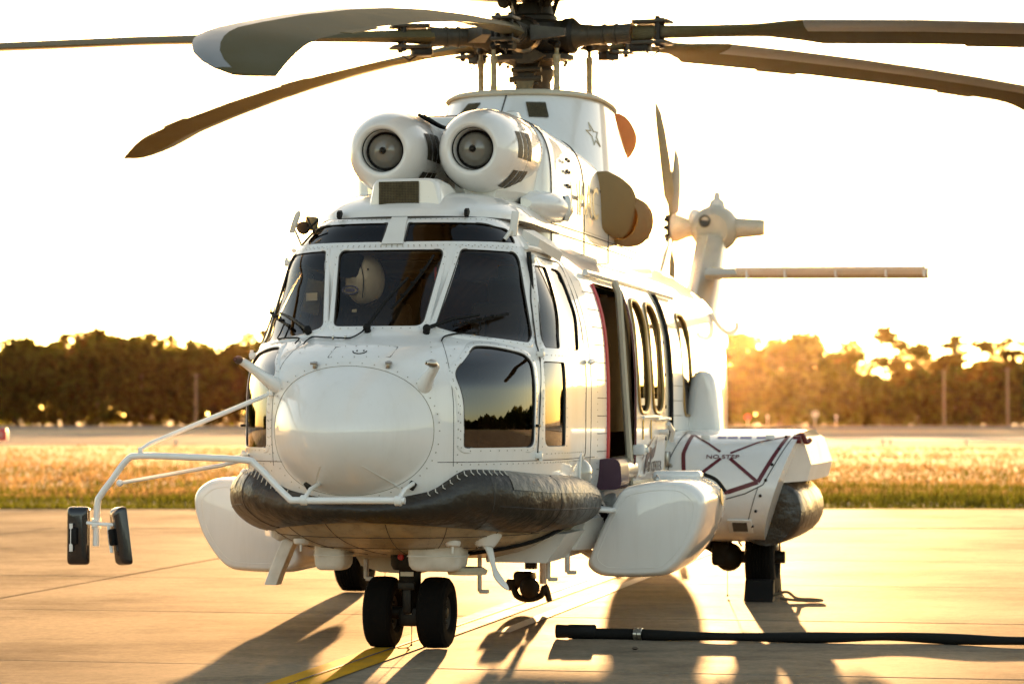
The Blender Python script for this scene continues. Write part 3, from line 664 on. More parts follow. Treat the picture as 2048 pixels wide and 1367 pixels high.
# cabin shell as a grid in (Y, z) on each side so that openings can be cut
ys = np.linspace(YC+(2.235-math.pi/2)*1.06, CY1, 150); cz = np.concatenate([np.linspace(.56, .8, 14)[:-1], np.linspace(.8, 2.8, 90)])
def cabin_side(sgn):
    YY, Z2 = np.meshgrid(ys, cz); t = np.clip((YY-YC)/1.2, 0, 1); t = t*t*(3-2*t); X = f_wid(Z2) + (f_cab(Z2)-f_wid(Z2))*t
    V = np.stack([X*sgn, YY, Z2, YY, Z2], -1).reshape(-1, 5); q = np.arange(V.shape[0]).reshape(YY.shape)
    a, b_, c_, d_ = q[:-1, :-1].ravel(), q[:-1, 1:].ravel(), q[1:, 1:].ravel(), q[1:, :-1].ravel()
    T = np.concatenate([np.stack([a, b_, c_], 1), np.stack([a, c_, d_], 1)]); return V, (T if sgn > 0 else T[:, ::-1])
def wsec(z, Y):
    t = min(1, max(0, (Y-YC)/1.2)); t = t*t*(3-2*t); return float(f_wid(z) + (f_cab(z)-f_wid(z))*t)
open_poly = rounded([(1.42,2.40),(1.42,1.0),(4.2,1.0),(4.2,2.40)], [.12,.03,.03,.12])
cwin = [rounded([(y0,2.32),(y0,1.48),(y0+.52,1.48),(y0+.52,2.32)], .16) for y0 in (5.0,)]
RIV3 = []
cabs = []
for sgn in (1, -1):
    V, T = cabin_side(sgn); wins = []
    if sgn == 1:
        V, Ti, To = clip(V, T, sdist(V[:, 3:5], open_poly)); V, T = compact(V, To)
    for pl in (cwin if sgn == 1 else cwin + [rounded([(y0,2.32),(y0,1.48),(y0+.52,1.48),(y0+.52,2.32)], .16) for y0 in (1.6, 2.35, 3.1)]):
        V, Ti, To = clip(V, T, sdist(V[:, 3:5], pl)); wins.append((pl, compact(V, Ti))); V, T = compact(V, To)
    side = obj('cabin_side', V[:, :3], T, 'white', heli, ang=60); N = vnormals(V, T); obj('lining', V[:, :3]-N*.035, T[:, ::-1], 'beige', side)
    for pl, (V2, T2) in wins:
        g = obj('cabin_window', V2[:, :3]-vnormals(V2, T2)*.01, T2, 'glass', side)
        pts = [(sgn*(wsec(z, y)+.002), y, z) for y, z in pl]; b = B(); b.tube(pts+pts[:1], .014, 7, cap=False); b.build('seal', 'goldlitseal', g)
    cabs.append(side)
side = cabs[0]
roof = B(); roof.prism([(-.5,1.0,2.795),(.5,1.0,2.795),(.5,7.6,2.795),(-.5,7.6,2.795)], (0,0,.01)); roof.build('cabin_roof', 'white', heli, False)
b = B(); b.prism([(-.35,-.95,.93),(.35,-.95,.93),(.75,-.5,.93),(.93,.2,.93),(.97,7.5,.93),(-.97,7.5,.93),(-.93,.2,.93),(-.75,-.5,.93)], (0,0,.03)); b.build('cabin_floor', 'interior', heli, False)
b = B(); b.prism([(-.95,7.4,.9),(.95,7.4,.9),(.85,7.4,2.5),(-.85,7.4,2.5)], (0,.03,0)); b.build('rear_bulkhead', 'beige', heli, False)
b = B(); b.prism([(-1.0,1.15,.9),(-.2,1.15,.9),(-.2,1.15,2.5),(-.85,1.15,2.5)], (0,.03,0)); b.prism([(.35,1.15,.9),(1.0,1.15,.9),(.85,1.15,2.5),(.35,1.15,2.5)], (0,.03,0)); b.build('cockpit_bulkhead', 'interior', heli, False)
b = B(); b.loft([[(.84+.03*math.sin(k*1.7), 2.35+.14*k, z) for k in range(11)] for z in (1.36,1.7,2.0,2.36)], closed=False, cap0=False, cap1=False); b.build('cabin_glow_sheet', 'cover', heli)  # beige sheet added to brighten the door opening like a sunlit interior
# seam and rivet lines on the cabin side
b = B()
for z in (1.12,1.24,1.36,1.48,1.60,1.72,1.84,1.96,2.08,2.20,2.32):
    for y0, y1 in ((1.1,1.40),(4.4,4.9)):
        b.tube([(wsec(z, y)+.001, y, z) for y in np.linspace(y0, y1, 4)], .0022, 4)
    for y in np.arange(1.1, 1.4, .04): RIV3.append(((wsec(z, y), y, z), (1, 0, .1)))
    for y in np.arange(4.4, 7.5, .09): RIV3.append(((wsec(z, y), y, z), (1, 0, .1)))
b.build('panel_seams', 'gap', side)
for yy in (1.08, 1.38, 4.4): 
    for z in np.arange(1.0, 2.45, .04): RIV3.append(((wsec(z, yy), yy, z), (1, 0, .1)))
# door frame posts, sill and the rail in the opening
b = B(); pts = [(wsec(z, 1.42)-.01, 1.43, z) for z in np.linspace(1.0, 2.38, 14)]; b.tube(pts, .028, 8); b.build('door_post', 'brightred', side)
b = B(); b.loft([[(wsec(z, 3.9)-.06, 3.55, z), (wsec(z, 3.9)-.004, 3.55, z), (wsec(z, 3.9)-.004, 4.23, z), (wsec(z, 3.9)-.06, 4.23, z)] for z in np.linspace(.98, 2.44, 14)]); b.build('door_frame', 'cream', side)
b = B(); pts = [(wsec(z, 4.2)+.01, 4.24, z) for z in np.linspace(.9, 2.46, 14)]; b.tube(pts, .022, 6); b.build('door_seal', 'black', side)
for z in (1.05, 1.3, 1.55, 1.8, 2.05): 
    b = B(); x = wsec(z, 3.9)-.003; b.lathe([(0,.016),(.008,.014),(.009,0)], (x,4.05,z), (1,0,0), 8); b.build('bolt', 'darkmetal', side)
b = B(); b.box((1.07,4.0,1.14), (.06,.14,.12), bev=.012); b.tube([(1.11,3.93,1.1),(1.12,4.0,1.07),(1.11,4.07,1.1)], .012, 6); b.build('door_latch', 'steel', side)
b = B(); b.tube([(wsec(2.46, y)+.03, y, 2.46) for y in np.linspace(1.3, 5.2, 20)], .022, 8); b.build('door_rail', 'white', side)
b = B(); b.tube([(wsec(.98, y)+.025, y, .98) for y in np.linspace(1.3, 5.0, 16)], .018, 8); b.build('door_rail', 'satin', side)
# sliding door, rolled back and standing off the side
dz = np.linspace(1.0, 2.42, 40); dy = np.linspace(1.86, 3.28, 40)
DY, DZ = np.meshgrid(dy, dz); V = np.stack([f_cab(DZ)+.115, DY, DZ, DY, DZ], -1).reshape(-1, 5); q = np.arange(V.shape[0]).reshape(DY.shape)
a, b_, c_, d_ = q[:-1, :-1].ravel(), q[:-1, 1:].ravel(), q[1:, 1:].ravel(), q[1:, :-1].ravel(); T = np.concatenate([np.stack([a, b_, c_], 1), np.stack([a, c_, d_], 1)])
door_out = rounded([(1.87,2.41),(1.87,1.01),(3.27,1.01),(3.27,2.41)], .07); V, Ti, To = clip(V, T, sdist(V[:, 3:5], door_out)); V, T = compact(V, Ti)
dw = [rounded([(y0,2.31),(y0,1.50),(y0+.50,1.50),(y0+.50,2.31)], .2) for y0 in (2.0, 2.64)]; wp = []
for pl in dw: V, Ti, To = clip(V, T, sdist(V[:, 3:5], pl)); wp.append(compact(V, Ti)); V, T = compact(V, To)
sdoor = obj('sliding_door', V[:, :3], T, 'white', heli, ang=60); obj('door_lining', V[:, :3]-vnormals(V, T)*.045, T[:, ::-1], 'beige', sdoor)
for pl, (V2, T2) in zip(dw, wp):
    g = obj('door_window', V2[:, :3]-vnormals(V2, T2)*.012, T2, 'chinglass', sdoor); pts = [(float(f_cab(z))+.117, y, z) for y, z in pl]
    b = B(); b.tube(pts+pts[:1], .016, 7, cap=False); b.build('seal', 'goldlitseal', g)
b = B(); pts = [(float(f_cab(z))+.095, y, z) for y, z in door_out]; b.tube(pts+pts[:1], .026, 7, cap=False, flat=1.2); b.build('door_edge', 'cream', sdoor)
b = B(); b.tube([(float(f_cab(z))+.118, 1.885, z) for z in np.linspace(1.05, 2.36, 12)], .008, 5); b.build('red_edge_strip', 'red', sdoor)
b = B(); b.tube([(1.20,2.1,1.47),(1.215,2.5,1.475),(1.20,2.9,1.47)], .012, 7); b.tube([(1.20,2.72,1.455),(1.215,3.1,1.46),(1.20,3.34,1.455)], .012, 7); b.build('handrail', 'satin', sdoor)
b = B(); b.tube([(1.17,3.0,1.36),(1.24,3.0,1.36)], .02, 8); b.tube([(1.24,3.02,1.42),(1.26,3.1,1.36),(1.24,3.14,1.29)], .018, 7); b.build('door_handle', 'satin', sdoor)
b = B(); b.box((1.2,1.93,1.24), (.09,.12,.08), bev=.02); b.lathe([(0,.02),(.02,.02),(.022,0)], (1.245,1.93,1.24), (1,0,0), 10); b.build('roller_bracket', 'satin', sdoor)
for y in (2.22, 2.58): b = B(); b.box((1.179,y,1.38), (.004,.03,.14)); b.build('pull_tab', 'yellow', sdoor, False)
for y0 in (2.14, 2.74): b = B(); b.box((1.172,y0+.1,1.58), (.003,.14,.05)); b.build('placard', 'placard', sdoor, False)
def side_mtx(x, y, z): return Matrix.Translation((x, y, z)) @ Matrix(((0,0,1,0),(1,0,0,0),(0,1,0,0),(0,0,0,1)))
text_mesh('lettering', 'AIR', .105, 'lettering', sdoor, side_mtx(1.183, 2.40, 1.075), squeeze=1.25); text_mesh('lettering', 'CENTER', .105, 'lettering', sdoor, side_mtx(1.183, 2.78, 1.075), squeeze=1.25)
text_mesh('lettering', 'HELICOPTER', .05, 'purple', sdoor, side_mtx(1.181, 2.80, 1.022), squeeze=1.3)
def swoosh(P, ws, name, m):
    c1 = spline([(1.182, *p) for p in P], 8); n = len(c1); V = []; 
    for i, p in enumerate(c1):
        t = (c1[min(i+1, n-1)]-c1[max(i-1, 0)]); nn = Vector((0, -t.z, t.y)).normalized(); wv = np.interp(i/(n-1), np.linspace(0, 1, len(ws)), ws); V += [p+nn*wv, p-nn*wv]
    V = [(float(f_cab(v.z))+.119 if v.z < 2.3 else v.x, v.y, v.z) for v in V]; obj(name, V, [(2*i, 2*i+1, 2*i+3, 2*i+2) for i in range(n-1)], m, sdoor, False)
swoosh([(2.34,1.06),(2.38,1.14),(2.48,1.20),(2.63,1.235)], [.02,.018,.035,.04,.012], 'emblem_stroke', 'purple')
swoosh([(2.55,1.11),(2.62,1.18),(2.78,1.235),(2.86,1.33)], [.004,.018,.035,.012,.008], 'emblem_stroke', 'purple')
swoosh([(2.22,1.17),(2.45,1.25),(2.75,1.33)], [.006,.009,.003], 'emblem_stroke', 'purple')
# ---- rear fuselage and tail boom
st = [(7.6,1.,.56,2.80),(8.0,.98,.66,2.79),(8.5,.90,.90,2.77),(9.0,.80,1.18,2.74),(9.7,.66,1.48,2.70),(10.5,.54,1.72,2.66),(11.5,.43,1.90,2.62),(12.5,.35,2.02,2.58),(13.4,.29,2.10,2.55),(14.2,.22,2.18,2.50),(14.5,.14,2.25,2.46)]
b = B(); b.loft([cab_ring(*q) for q in st]); boom = b.build('tail_boom', 'white', heli, ang=60)
for Y, sw, zb, zt in st[1:9]:
    for k in range(26):
        z = 1.2+.055*k; zz = zb+(z-.56)/2.24*(zt-zb); RIV3.append(((float(f_cab(z))*sw, Y, zz), (1, 0, .1)))
for z in (1.5, 1.9, 2.2, 2.45):
    for Y in np.arange(7.7, 13, .07):
        sw = np.interp(Y, [q[0] for q in st], [q[1] for q in st]); zb = np.interp(Y, [q[0] for q in st], [q[2] for q in st]); zt = np.interp(Y, [q[0] for q in st], [q[3] for q in st])
        RIV3.append(((float(f_cab(z))*sw, Y, zb+(z-.56)/2.24*(zt-zb)), (1, 0, .1)))
dsc = B(); dsc.loft([[(.17*k*math.cos(t), Y, zt-.03+.15*k*math.sin(t)) for t in np.linspace(0, math.pi, 14)] for Y, k, zt in ((7.3,.8,2.84),(8.0,1.0,2.80),(9.5,1.0,2.72),(11.5,.9,2.63),(13.2,.8,2.56))], closed=False); dsc = dsc.build('drive_shaft_cover', 'white', heli)
for Y in np.arange(7.6, 12.8, .55): b = B(); zt = float(np.interp(Y, [7.3,8,9.5,11.5,13.2], [2.84,2.80,2.72,2.63,2.56])); b.box((.165,Y,zt+.02), (.03,.10,.05), bev=.008); b.build('cover_catch', 'seal', dsc)
b = B(); b.prism([(-.01,8.3,2.9),(-.01,8.75,2.88),(-.01,8.62,3.12),(-.01,8.5,3.13)], (.02,0,0)); b.build('dorsal_aerial', 'cream', heli)
b = B(); b.tube(spline([(.95,7.5,2.42),(1.02,7.55,2.30),(1.10,7.6,2.24),(1.17,7.62,2.28),(1.17,7.62,2.34)], 5), .022, 8); b.build('tie_down_hook', 'satin', heli)
# fin, swept up to the tail gearbox
def foil(chord, th, n=18):
    t = np.linspace(0, 1, n//2+1); y = th*5*chord*(.2969*np.sqrt(t)-.126*t-.3516*t**2+.2843*t**3-.1036*t**4)
    return [(c_, h) for c_, h in zip(t*chord, y)] + [(c_, -h) for c_, h in zip(t[-2:0:-1]*chord, y[-2:0:-1])]
b = B(); b.loft([[(h, y0+c_, z) for c_, h in foil(ch, th)] for y0, ch, th, z in ((12.55,2.1,.18,2.35),(12.95,1.85,.205,2.65),(13.35,1.62,.235,2.95),(13.75,1.4,.265,3.25),(14.06,1.25,.29,3.5),(14.18,1.12,.305,3.62))]); fin = b.build('tail_fin', 'tailshade', heli)
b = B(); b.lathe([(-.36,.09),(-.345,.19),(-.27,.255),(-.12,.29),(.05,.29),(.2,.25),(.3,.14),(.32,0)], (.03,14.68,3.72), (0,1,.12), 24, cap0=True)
gb = b.build('tail_gearbox', 'tailshade', heli)
b = B(); b.lathe([(0,.135),(.12,.125),(.36,.105),(.4,.10),(.415,.09),(.418,0)], (.22,14.62,3.72), (1,0,.0), 20); b.build('gearbox_pipe', 'tailshade', gb)
b = B(); b.lathe([(0,.11),(.07,.10),(.12,.085),(.14,.05),(.17,.045),(.22,.035),(.23,0)], (.05,14.66,3.94), (0,0,1), 16); b.build('beacon', 'dirty', gb)
b = B(); b.lathe([(-.03,.075),(.02,.07),(.022,.055),(.0,.05),(.0,0)], (-.05,14.315,3.79), (-.05,-1,.22), 16); b.build('inlet', 'grille', gb)
b = B(); b.ball((-.2,14.55,3.86), (.09,.1,.1), 10, 8); b.build('fairing', 'satin', gb)
b = B(); b.lathe([(0,.10),(.14,.12),(.26,.17),(.32,.17),(.36,.09),(.38,0)], (-.16,14.62,3.73), (-1,0,0), 16); b.build('rotor_shaft', 'cream', gb)
trh = B(); trh.lathe([(-.09,.06),(-.08,.12),(.02,.13),(.05,.08),(.07,0)], (-.5,14.62,3.73), (-1,0,0), 16, cap0=True)
for k in range(8): trh.ball((-.55, 14.62+.14*math.cos(k*.785), 3.73+.14*math.sin(k*.785)), .035, 6, 4)
trh = trh.build('tail_rotor_hub', 'darkmetal', heli)
for ang in (20, -46, 200, 134):
    a_ = R(ang); dirv = Vector((0, -math.sin(a_), math.cos(a_))); chd = Vector((0, math.cos(a_), math.sin(a_))); secs = []
    for r_, ch, tw, x in ((.12,.07,.9,-.5),(.3,.08,.9,-.51),(.42,.19,.85,-.52),(.8,.20,.8,-.54),(1.2,.18,.75,-.57),(1.42,.14,.7,-.59),(1.54,.06,.7,-.605),(1.575,.02,.7,-.61)):
        cc = Vector((x, 14.62, 3.73)) + dirv*r_; w1 = chd*math.cos(tw-.25)+Vector((1,0,0))*math.sin(tw-.25); n1 = w1.cross(dirv)
        secs.append([cc + w1*(c_-ch*.4) + n1*h for c_, h in foil(ch, .14)])
    b = B(); b.loft(secs); b.build('tail_rotor_blade', 'tailblade', trh)
# stabiliser with its slat
b = B(); b.loft([[(x, 13.05+c_, z+h+.10*c_) for c_, h in foil(.78, .17)] for x, z in ((.12,3.08),(.55,3.08),(2.62,3.06),(2.64,3.06))]); stb = b.build('stabiliser', 'tailshade', heli)
b = B(); b.loft([[(x, 12.86+c_*math.cos(.5), z+h-c_*math.sin(.5)+.02) for c_, h in foil(.17, .22)] for x, z in ((.5,3.13),(2.62,3.115))]); b.build('slat', 'satin', stb)
for x in (.62, 1.05, 1.62, 2.18, 2.6): b = B(); b.box((x,13.0,3.09), (.018,.22,.13), bev=.004); b.build('slat_bracket', 'satin', stb)
b = B(); b.tube([(.1,13.3,3.12),(.55,13.3,3.11)], .05, 12); b.build('spar', 'darkmetal', stb)
# ---- roof fairing in front of the engines
def slices(tab, yc, yend, rows=26, cols=60, n=2.6):
    """stacked plan outlines: tab = (z, nose Y, half width)"""
    zt = [t[0] for t in tab]; fy = pchip(zt, [t[1] for t in tab]); fw = pchip(zt, [t[2] for t in tab]); secs = []
    for z in np.linspace(zt[0], zt[-1], rows):
        a, b_ = float(fw(z)), yc-float(fy(z)); L = []
        for t in np.linspace(-1, 1, cols):
            ph = t*math.pi/2; L.append((a*math.copysign(abs(math.sin(ph))**(2/n), ph), yc-b_*abs(math.cos(ph))**(2/n), z))
        secs.append([(-a, yend, z)] + L + [(a, yend, z)])
    return secs
b = B(); b.loft(slices([(2.735,-.155,.70),(2.78,-.13,.70),(2.83,-.07,.665),(2.88,.03,.60),(2.915,.14,.52),(2.94,.30,.38),(2.955,.5,.15)], .8, 1.75), closed=False, cap0=False)
rf = b.build('roof_fairing', 'white', heli, ang=60)
b = B(); pts = [(p[0]*1.004, p[1]-.003, 2.742) for p in slices([(2.735,-.155,.70),(2.8,-.1,.7)], .8, 1.5, 2, 60)[0]]; b.tube(pts, .007, 5); b.build('edge_gap', 'seal', rf)
for px_ in (-.42, .42):
    b = B(); y = -.155+.0+(.05 if abs(px_) > .3 else 0); b.prism([(px_-.012,y+.02,2.74),(px_-.012,y-.01,2.755),(px_-.012,y-.005,2.785),(px_-.012,y+.03,2.80),(px_-.012,y+.06,2.78)], (.024,0,0)); b.build('bumper', 'black', rf)
# inlet box with mesh
secs = []
for y, hw, zt in ((-.045,.205,2.985),(-.03,.215,3.0),(.1,.225,3.01),(.3,.235,3.0),(.5,.24,2.96),(.62,.24,2.90)):
    secs.append([(x, y, z) for x, z in rounded([(-hw-.035,2.76),(hw+.035,2.76),(hw-.012,zt),(-hw+.012,zt)], .05, 4)])
b = B(); b.loft(secs); ib = b.build('inlet_box', 'white', rf)
def mesh_grille(c, w, h, parent, rot=None, nx=16, ny=10, name='grille', t=.0028, border=True):
    """dark panel with a real wire lattice in front"""
    g = B(); R3 = rot if rot is not None else Matrix.Identity(3)
    g.box(c, (w, .006, h), R3); go = g.build(name, 'grille', parent, False); l = B(); c = Vector(c)
    for i in range(nx+1): x = -w/2+w*i/nx; l.tube([c+R3@Vector((x,-.006,-h/2)), c+R3@Vector((x,-.006,h/2))], t/2, 4, False)
    for i in range(ny+1): z = -h/2+h*i/ny; l.tube([c+R3@Vector((-w/2,-.007,z)), c+R3@Vector((w/2,-.007,z))], t/2, 4, False)
    l.build('wire_lattice', 'olive', go, False); return go
mesh_grille((-.035,-.049,2.897), .262, .165, rf, nx=26, ny=16)
# ---- engine nacelles
for sgn in (-1, 1):
    X0 = .305*sgn + .03; ax = (.02*sgn, 1, .035); b = B()
    prof = [(.30,.115),(.16,.125),(.06,.135),(.02,.146),(0.,.162),(.004,.178),(.02,.198),(.06,.225),(.12,.25),(.2,.27),(.3,.283),(.45,.292),(.65,.296),(.85,.292),(1.05,.285),(1.15,.28)]
    b.lathe(prof, (X0,.40,3.232), ax, 48); nac = b.build('engine_nacelle', 'white', heli, ang=70)
    b = B(); b.lathe([(0,.0),(.008,.045),(.026,.082),(.055,.106),(.085,.115),(.13,.116)], (X0,.435,3.233), ax, 36); dm = b.build('intake_dome', 'domegrey', nac)
    b = B(); b.lathe([(0,0),(.004,.012),(.012,.017),(.02,.017)], (X0,.423,3.233), ax, 16); b.lathe([(.0,.020),(.008,.024),(.016,.021)], (X0,.428,3.233), ax, 16); b.build('dome_plug', 'darkmetal', dm)
    b = B(); b.lathe([(.125,.112),(.12,.133),(.03,.1375)], (X0,.40,3.233), ax, 36); b.build('intake_throat', 'black', nac)
    for side_s in ((1, -1) if sgn == 1 else (1,)):
        for a0, a1, lean in ((.46, -.20, -.10), (-.52, -1.08, .22)):            # two banks of three louvres on the flank
            for k in range(3):
                V = []; y0 = .60+.105*k
                for j in range(13):
                    for yy in (y0, y0+.085):
                        al = a0+(a1-a0)*j/12 + lean*(yy-.6); d = yy-.40; r_ = float(np.interp(d, [q_[0] for q_ in prof[5:]], [q_[1] for q_ in prof[5:]]))+.003
                        V.append((X0+.02*sgn*d+math.cos(al)*r_*side_s, yy, 3.232+.035*d+math.sin(al)*r_))
                obj('louvre', V, [(2*j, 2*j+1, 2*j+3, 2*j+2) for j in range(12)], 'grille', nac, False)
    b = B()
    for dd in (.42, .80): rr_ = float(np.interp(dd, [q_[0] for q_ in prof[5:]], [q_[1] for q_ in prof[5:]]))+.0008; b.lathe([(dd-.0025,rr_-.002),(dd,rr_),(dd+.0025,rr_-.002)], (X0,.40,3.232), ax, 48)
    b.build('nacelle_seam', 'gap', nac)
    for dd in (.40, .44, .78, .82):
        rr_ = float(np.interp(dd, [q_[0] for q_ in prof[5:]], [q_[1] for q_ in prof[5:]]))
        for k in range(36): t_ = k*math.pi/18; RIV3.append(((X0+.02*sgn*dd+rr_*math.cos(t_), .40+dd, 3.232+.035*dd+rr_*math.sin(t_)), (math.cos(t_), 0, math.sin(t_))))
    # faceted chin under the nacelle
    b = B(); b.loft([[(X0+x*k, y, 2.86+z) for x, z in ((-.27,.28),(-.25,.12),(-.14,.03),(.14,.03),(.25,.12),(.27,.28))] for y, k in ((.68,.45),(.85,.85),(1.1,1.05),(1.5,1.1))]); b.build('nacelle_chin', 'satin', nac, ang=25)
b = B(); b.tube(spline([(-.10,.72,3.50),(.0,.95,3.44),(.06,1.25,3.46)], 5), .014, 6); b.tube(spline([(-.06,.7,3.49),(.03,.95,3.43),(.09,1.25,3.44)], 5), .012, 6); b.build('engine_lines', 'black', rf)
b = B(); b.box((.0,1.5,3.47), (.4,.5,.12), bev=.03); b.box((.33,1.72,3.58), (.1,.16,.09), bev=.03); b.build('deck_fairing', 'white', rf)
# ---- engine and gearbox cowling
def cowl_sec(Y, hw, zt, zb=2.6, e=4.4, n=40):
    L = []
    for t in np.linspace(0, math.pi, n):
        L.append((hw*math.copysign(abs(math.cos(t))**(2/e), math.cos(t)), Y, zb+.25+(zt-zb-.25)*abs(math.sin(t))**(2/e)))
    return [(hw*1.0, Y, zb)] + L + [(-hw*1.0, Y, zb)]
b = B(); b.loft([cowl_sec(*q) for q in ((1.14,.60,3.46),(1.2,.655,3.53),(1.32,.685,3.555),(1.5,.70,3.56),(2.2,.72,3.54),(3.0,.73,3.5),(4.0,.735,3.46),(5.0,.72,3.36),(5.8,.66,3.22),(6.6,.55,3.05),(7.4,.40,2.9),(8.2,.24,2.80))], closed=False); cw = b.build('engine_cowling', 'white', heli, ang=60)
b = B()
for Y in (1.32, 2.35, 3.3): b.tube([p for p in cowl_sec(Y, np.interp(Y,[1.3,1.5,2.2,3,4],[.685,.70,.72,.73,.735])+.002, np.interp(Y,[1.3,1.5,2.2,3,4],[3.555,3.56,3.54,3.5,3.46])+.002)], .004, 4)
for z in (2.74, 2.80): b.tube([(np.interp(Y,[1.3,1.5,2.2,3,4,5],[.685,.70,.72,.73,.735,.72])+.003, Y, z) for Y in np.linspace(1.35, 5, 12)], .0035, 4)
b.build('panel_seams', 'gap', cw)
for z in (2.76, 2.82, 3.05):
    for Y in np.arange(1.4, 5, .05): RIV3.append(((float(np.interp(Y,[1.3,1.5,2.2,3,4,5],[.685,.70,.72,.73,.735,.72])), Y, z), (1, 0, 0)))
text_mesh('lettering', 'HAC', .34, 'goldletter', cw, side_mtx(.745, 2.42, 2.93), squeeze=1.15)
b = B()
for (y, z) in ((1.72,3.28),(1.80,3.275),(1.74,3.2),(1.82,3.195),(1.76,3.1),(1.84,3.095),(2.9,3.17),(3.0,3.16)): b = B(); b.box((.715,y,z), (.02,.03,.02)); b.build('fastener', 'seal', cw, False)
# side scoops with round mesh
for sgn in (1, -1):
    b = B(); b.loft([[(sgn*(.55+.0+x), y, z) for x, z in [(.25*k*math.cos(t), 2.91+.115*k*math.sin(t)) for t in np.linspace(-math.pi/2, math.pi/2, 12)]] for y, k in ((.95,.3),(1.05,.75),(1.2,1.0),(1.38,1.05),(1.55,1.0),(1.6,.9))], closed=False, cap1=True); scp = b.build('side_scoop', 'white', cw)
    b = B(); b.lathe([(-.02,.085),(.012,.092),(.016,.075),(.006,.07),(.005,0)], (sgn*.77,1.42,2.91), (sgn*.9,.44,0), 20); b.build('scoop_rim', 'satin', scp); b = B(); b.lathe([(0,.072),(.001,0)], (sgn*.783,1.424,2.91), (sgn*.9,.44,0), 20); b.build('scoop_mesh', 'grille', scp)
# exhausts with covers
for sgn in (1, -1):
    b = B(); b.loft([[(sgn*(cx+rx*math.cos(t)), y, cz_+rz*math.sin(t)) for t in np.linspace(0, 2*math.pi, 24, endpoint=False)] for y, cx, rx, cz_, rz in ((3.0,.66,.05,3.10,.17),(3.06,.70,.10,3.10,.22),(3.2,.73,.13,3.10,.235),(3.45,.77,.13,3.08,.235),(3.62,.79,.12,3.07,.22),(3.68,.80,.09,3.07,.18))]); ex = b.build('exhaust_cover', 'cover', heli)
    b = B(); b.lathe([(0,.16),(.05,.19),(.12,.20),(.2,.19),(.25,.12),(.26,0)], (sgn*.78,3.55,2.99), (sgn*.35,.95,-.05), 24); b.build('exhaust_nozzle', 'cover', ex)
# ---- rotor pylon fairing
def pyl(z):
    t = (z-3.28)/(3.94-3.28); hw = .76-.15*t; yf = 2.35+.78*t; yb = 5.9-.95*t; yc = 3.95; L = []
    for a_ in np.linspace(0, 2*math.pi, 72, endpoint=False):
        sx, cx = math.sin(a_), math.cos(a_); e = 2/2.5
        L.append((hw*math.copysign(abs(sx)**e, sx), yc-(yc-yf if cx > 0 else yb-yc)*math.copysign(abs(cx)**e, cx), z))
    return L
b = B(); b.loft([pyl(z) for z in np.linspace(3.2, 3.94, 14)], cap1=False); py_ = b.build('rotor_pylon', 'white', heli, ang=60)
ring = pyl(3.94); b = B(); c0 = Vector((0, 3.95, 3.94))
b.loft([[tuple(c0+(Vector(p)-c0)*k + Vector((0,0,dz_))) for p in ring] for k, dz_ in ((1.0,-.012),(1.045,-.02),(1.06,-.008),(1.045,.006),(.985,.03),(.93,.035),(.6,.02),(.25,.0))]); b.build('pylon_lip', 'cream', py_)
b = B(); b.tube([(pyl(z)[0][0]-.02, pyl(z)[0][1]-.001, z) for z in np.linspace(3.45, 3.94, 6)], .006, 5); b.build('front_seam', 'seal', py_)
def pyl_at(x, z):
    t = (z-3.28)/(3.94-3.28); hw = .76-.15*t; yf = 2.35+.78*t; return 3.95-(3.95-yf)*(1-abs(x/hw)**2.5)**(1/2.5)
for x, z, w_, h_, sl_ in ((-.29,3.805,.118,.16,-.10),(.245,3.79,.15,.19,.08)):
    y = pyl_at(x, z); y2 = pyl_at(x, z+.08); lean = math.atan2(y2-y, .08); yaw = math.atan2(pyl_at(x+.04, z)-pyl_at(x-.04, z), .08)
    mesh_grille((x, y-.004, z), w_, h_, py_, Matrix.Rotation(yaw, 3, 'Z') @ Matrix.Rotation(-lean, 3, 'X'), 12, 14, 'vent')
b = B(); b.lathe([(0,.0),(.02,.12),(.08,.2),(.18,.23),(.3,.2),(.36,.1),(.38,0)], (.38,4.85,3.82), (.35,1,-.25), 20); b.build('cooler_cover', 'cover', py_)
# small star on the flank of the pylon
b = B(); st_ = []
for k in range(11): r_ = .10 if k % 2 == 0 else .04; st_.append((r_*math.sin(k*math.pi/5), r_*math.cos(k*math.pi/5)))
def pyl_side(y, z):
    t = (z-3.28)/(.66); hw = .76-.15*t; yf = 2.35+.78*t; return hw*(1-min(1, abs((3.95-y)/(3.95-yf)))**2.5)**(1/2.5)
b.tube([(pyl_side(3.3+p[0], 3.62+p[1])+.002, 3.3+p[0], 3.62+p[1]) for p in st_], .006, 4); b.build('star', 'cream', py_)
# ---- rotor head
HUB = Vector((0, 3.99, 4.49)); TILT = .074
axv = Vector((0, -TILT, 1)).normalized()
hd = B(); hd.lathe([(-.20,.30),(-.19,.33),(-.15,.33),(-.13,.24),(-.10,.26),(.0,.28),(.10,.25),(.13,.20),(.16,.20),(.18,.17),(.26,.16)], HUB, axv, 30, cap0=True, cap1=True); hd = hd.build('rotor_head', 'darkmetal', heli)
b = B(); b.lathe([(-.54,.19),(-.53,.21),(-.50,.2),(-.48,.15),(-.36,.14),(-.33,.16),(-.27,.17),(-.24,.15),(-.2,.22)], HUB, axv, 24); b.build('rotor_mast', 'hubmetal', hd)
b = B(); b.lathe([(-.47,.205),(-.455,.215),(-.44,.205)], HUB, axv, 24)
for k in range(12): a_ = k*.5236; b.ball(HUB+axv*-.21+Vector((.27*math.cos(a_), .27*math.sin(a_), 0)), .018, 6, 4)
b.build('mast_ring', 'olive', hd)
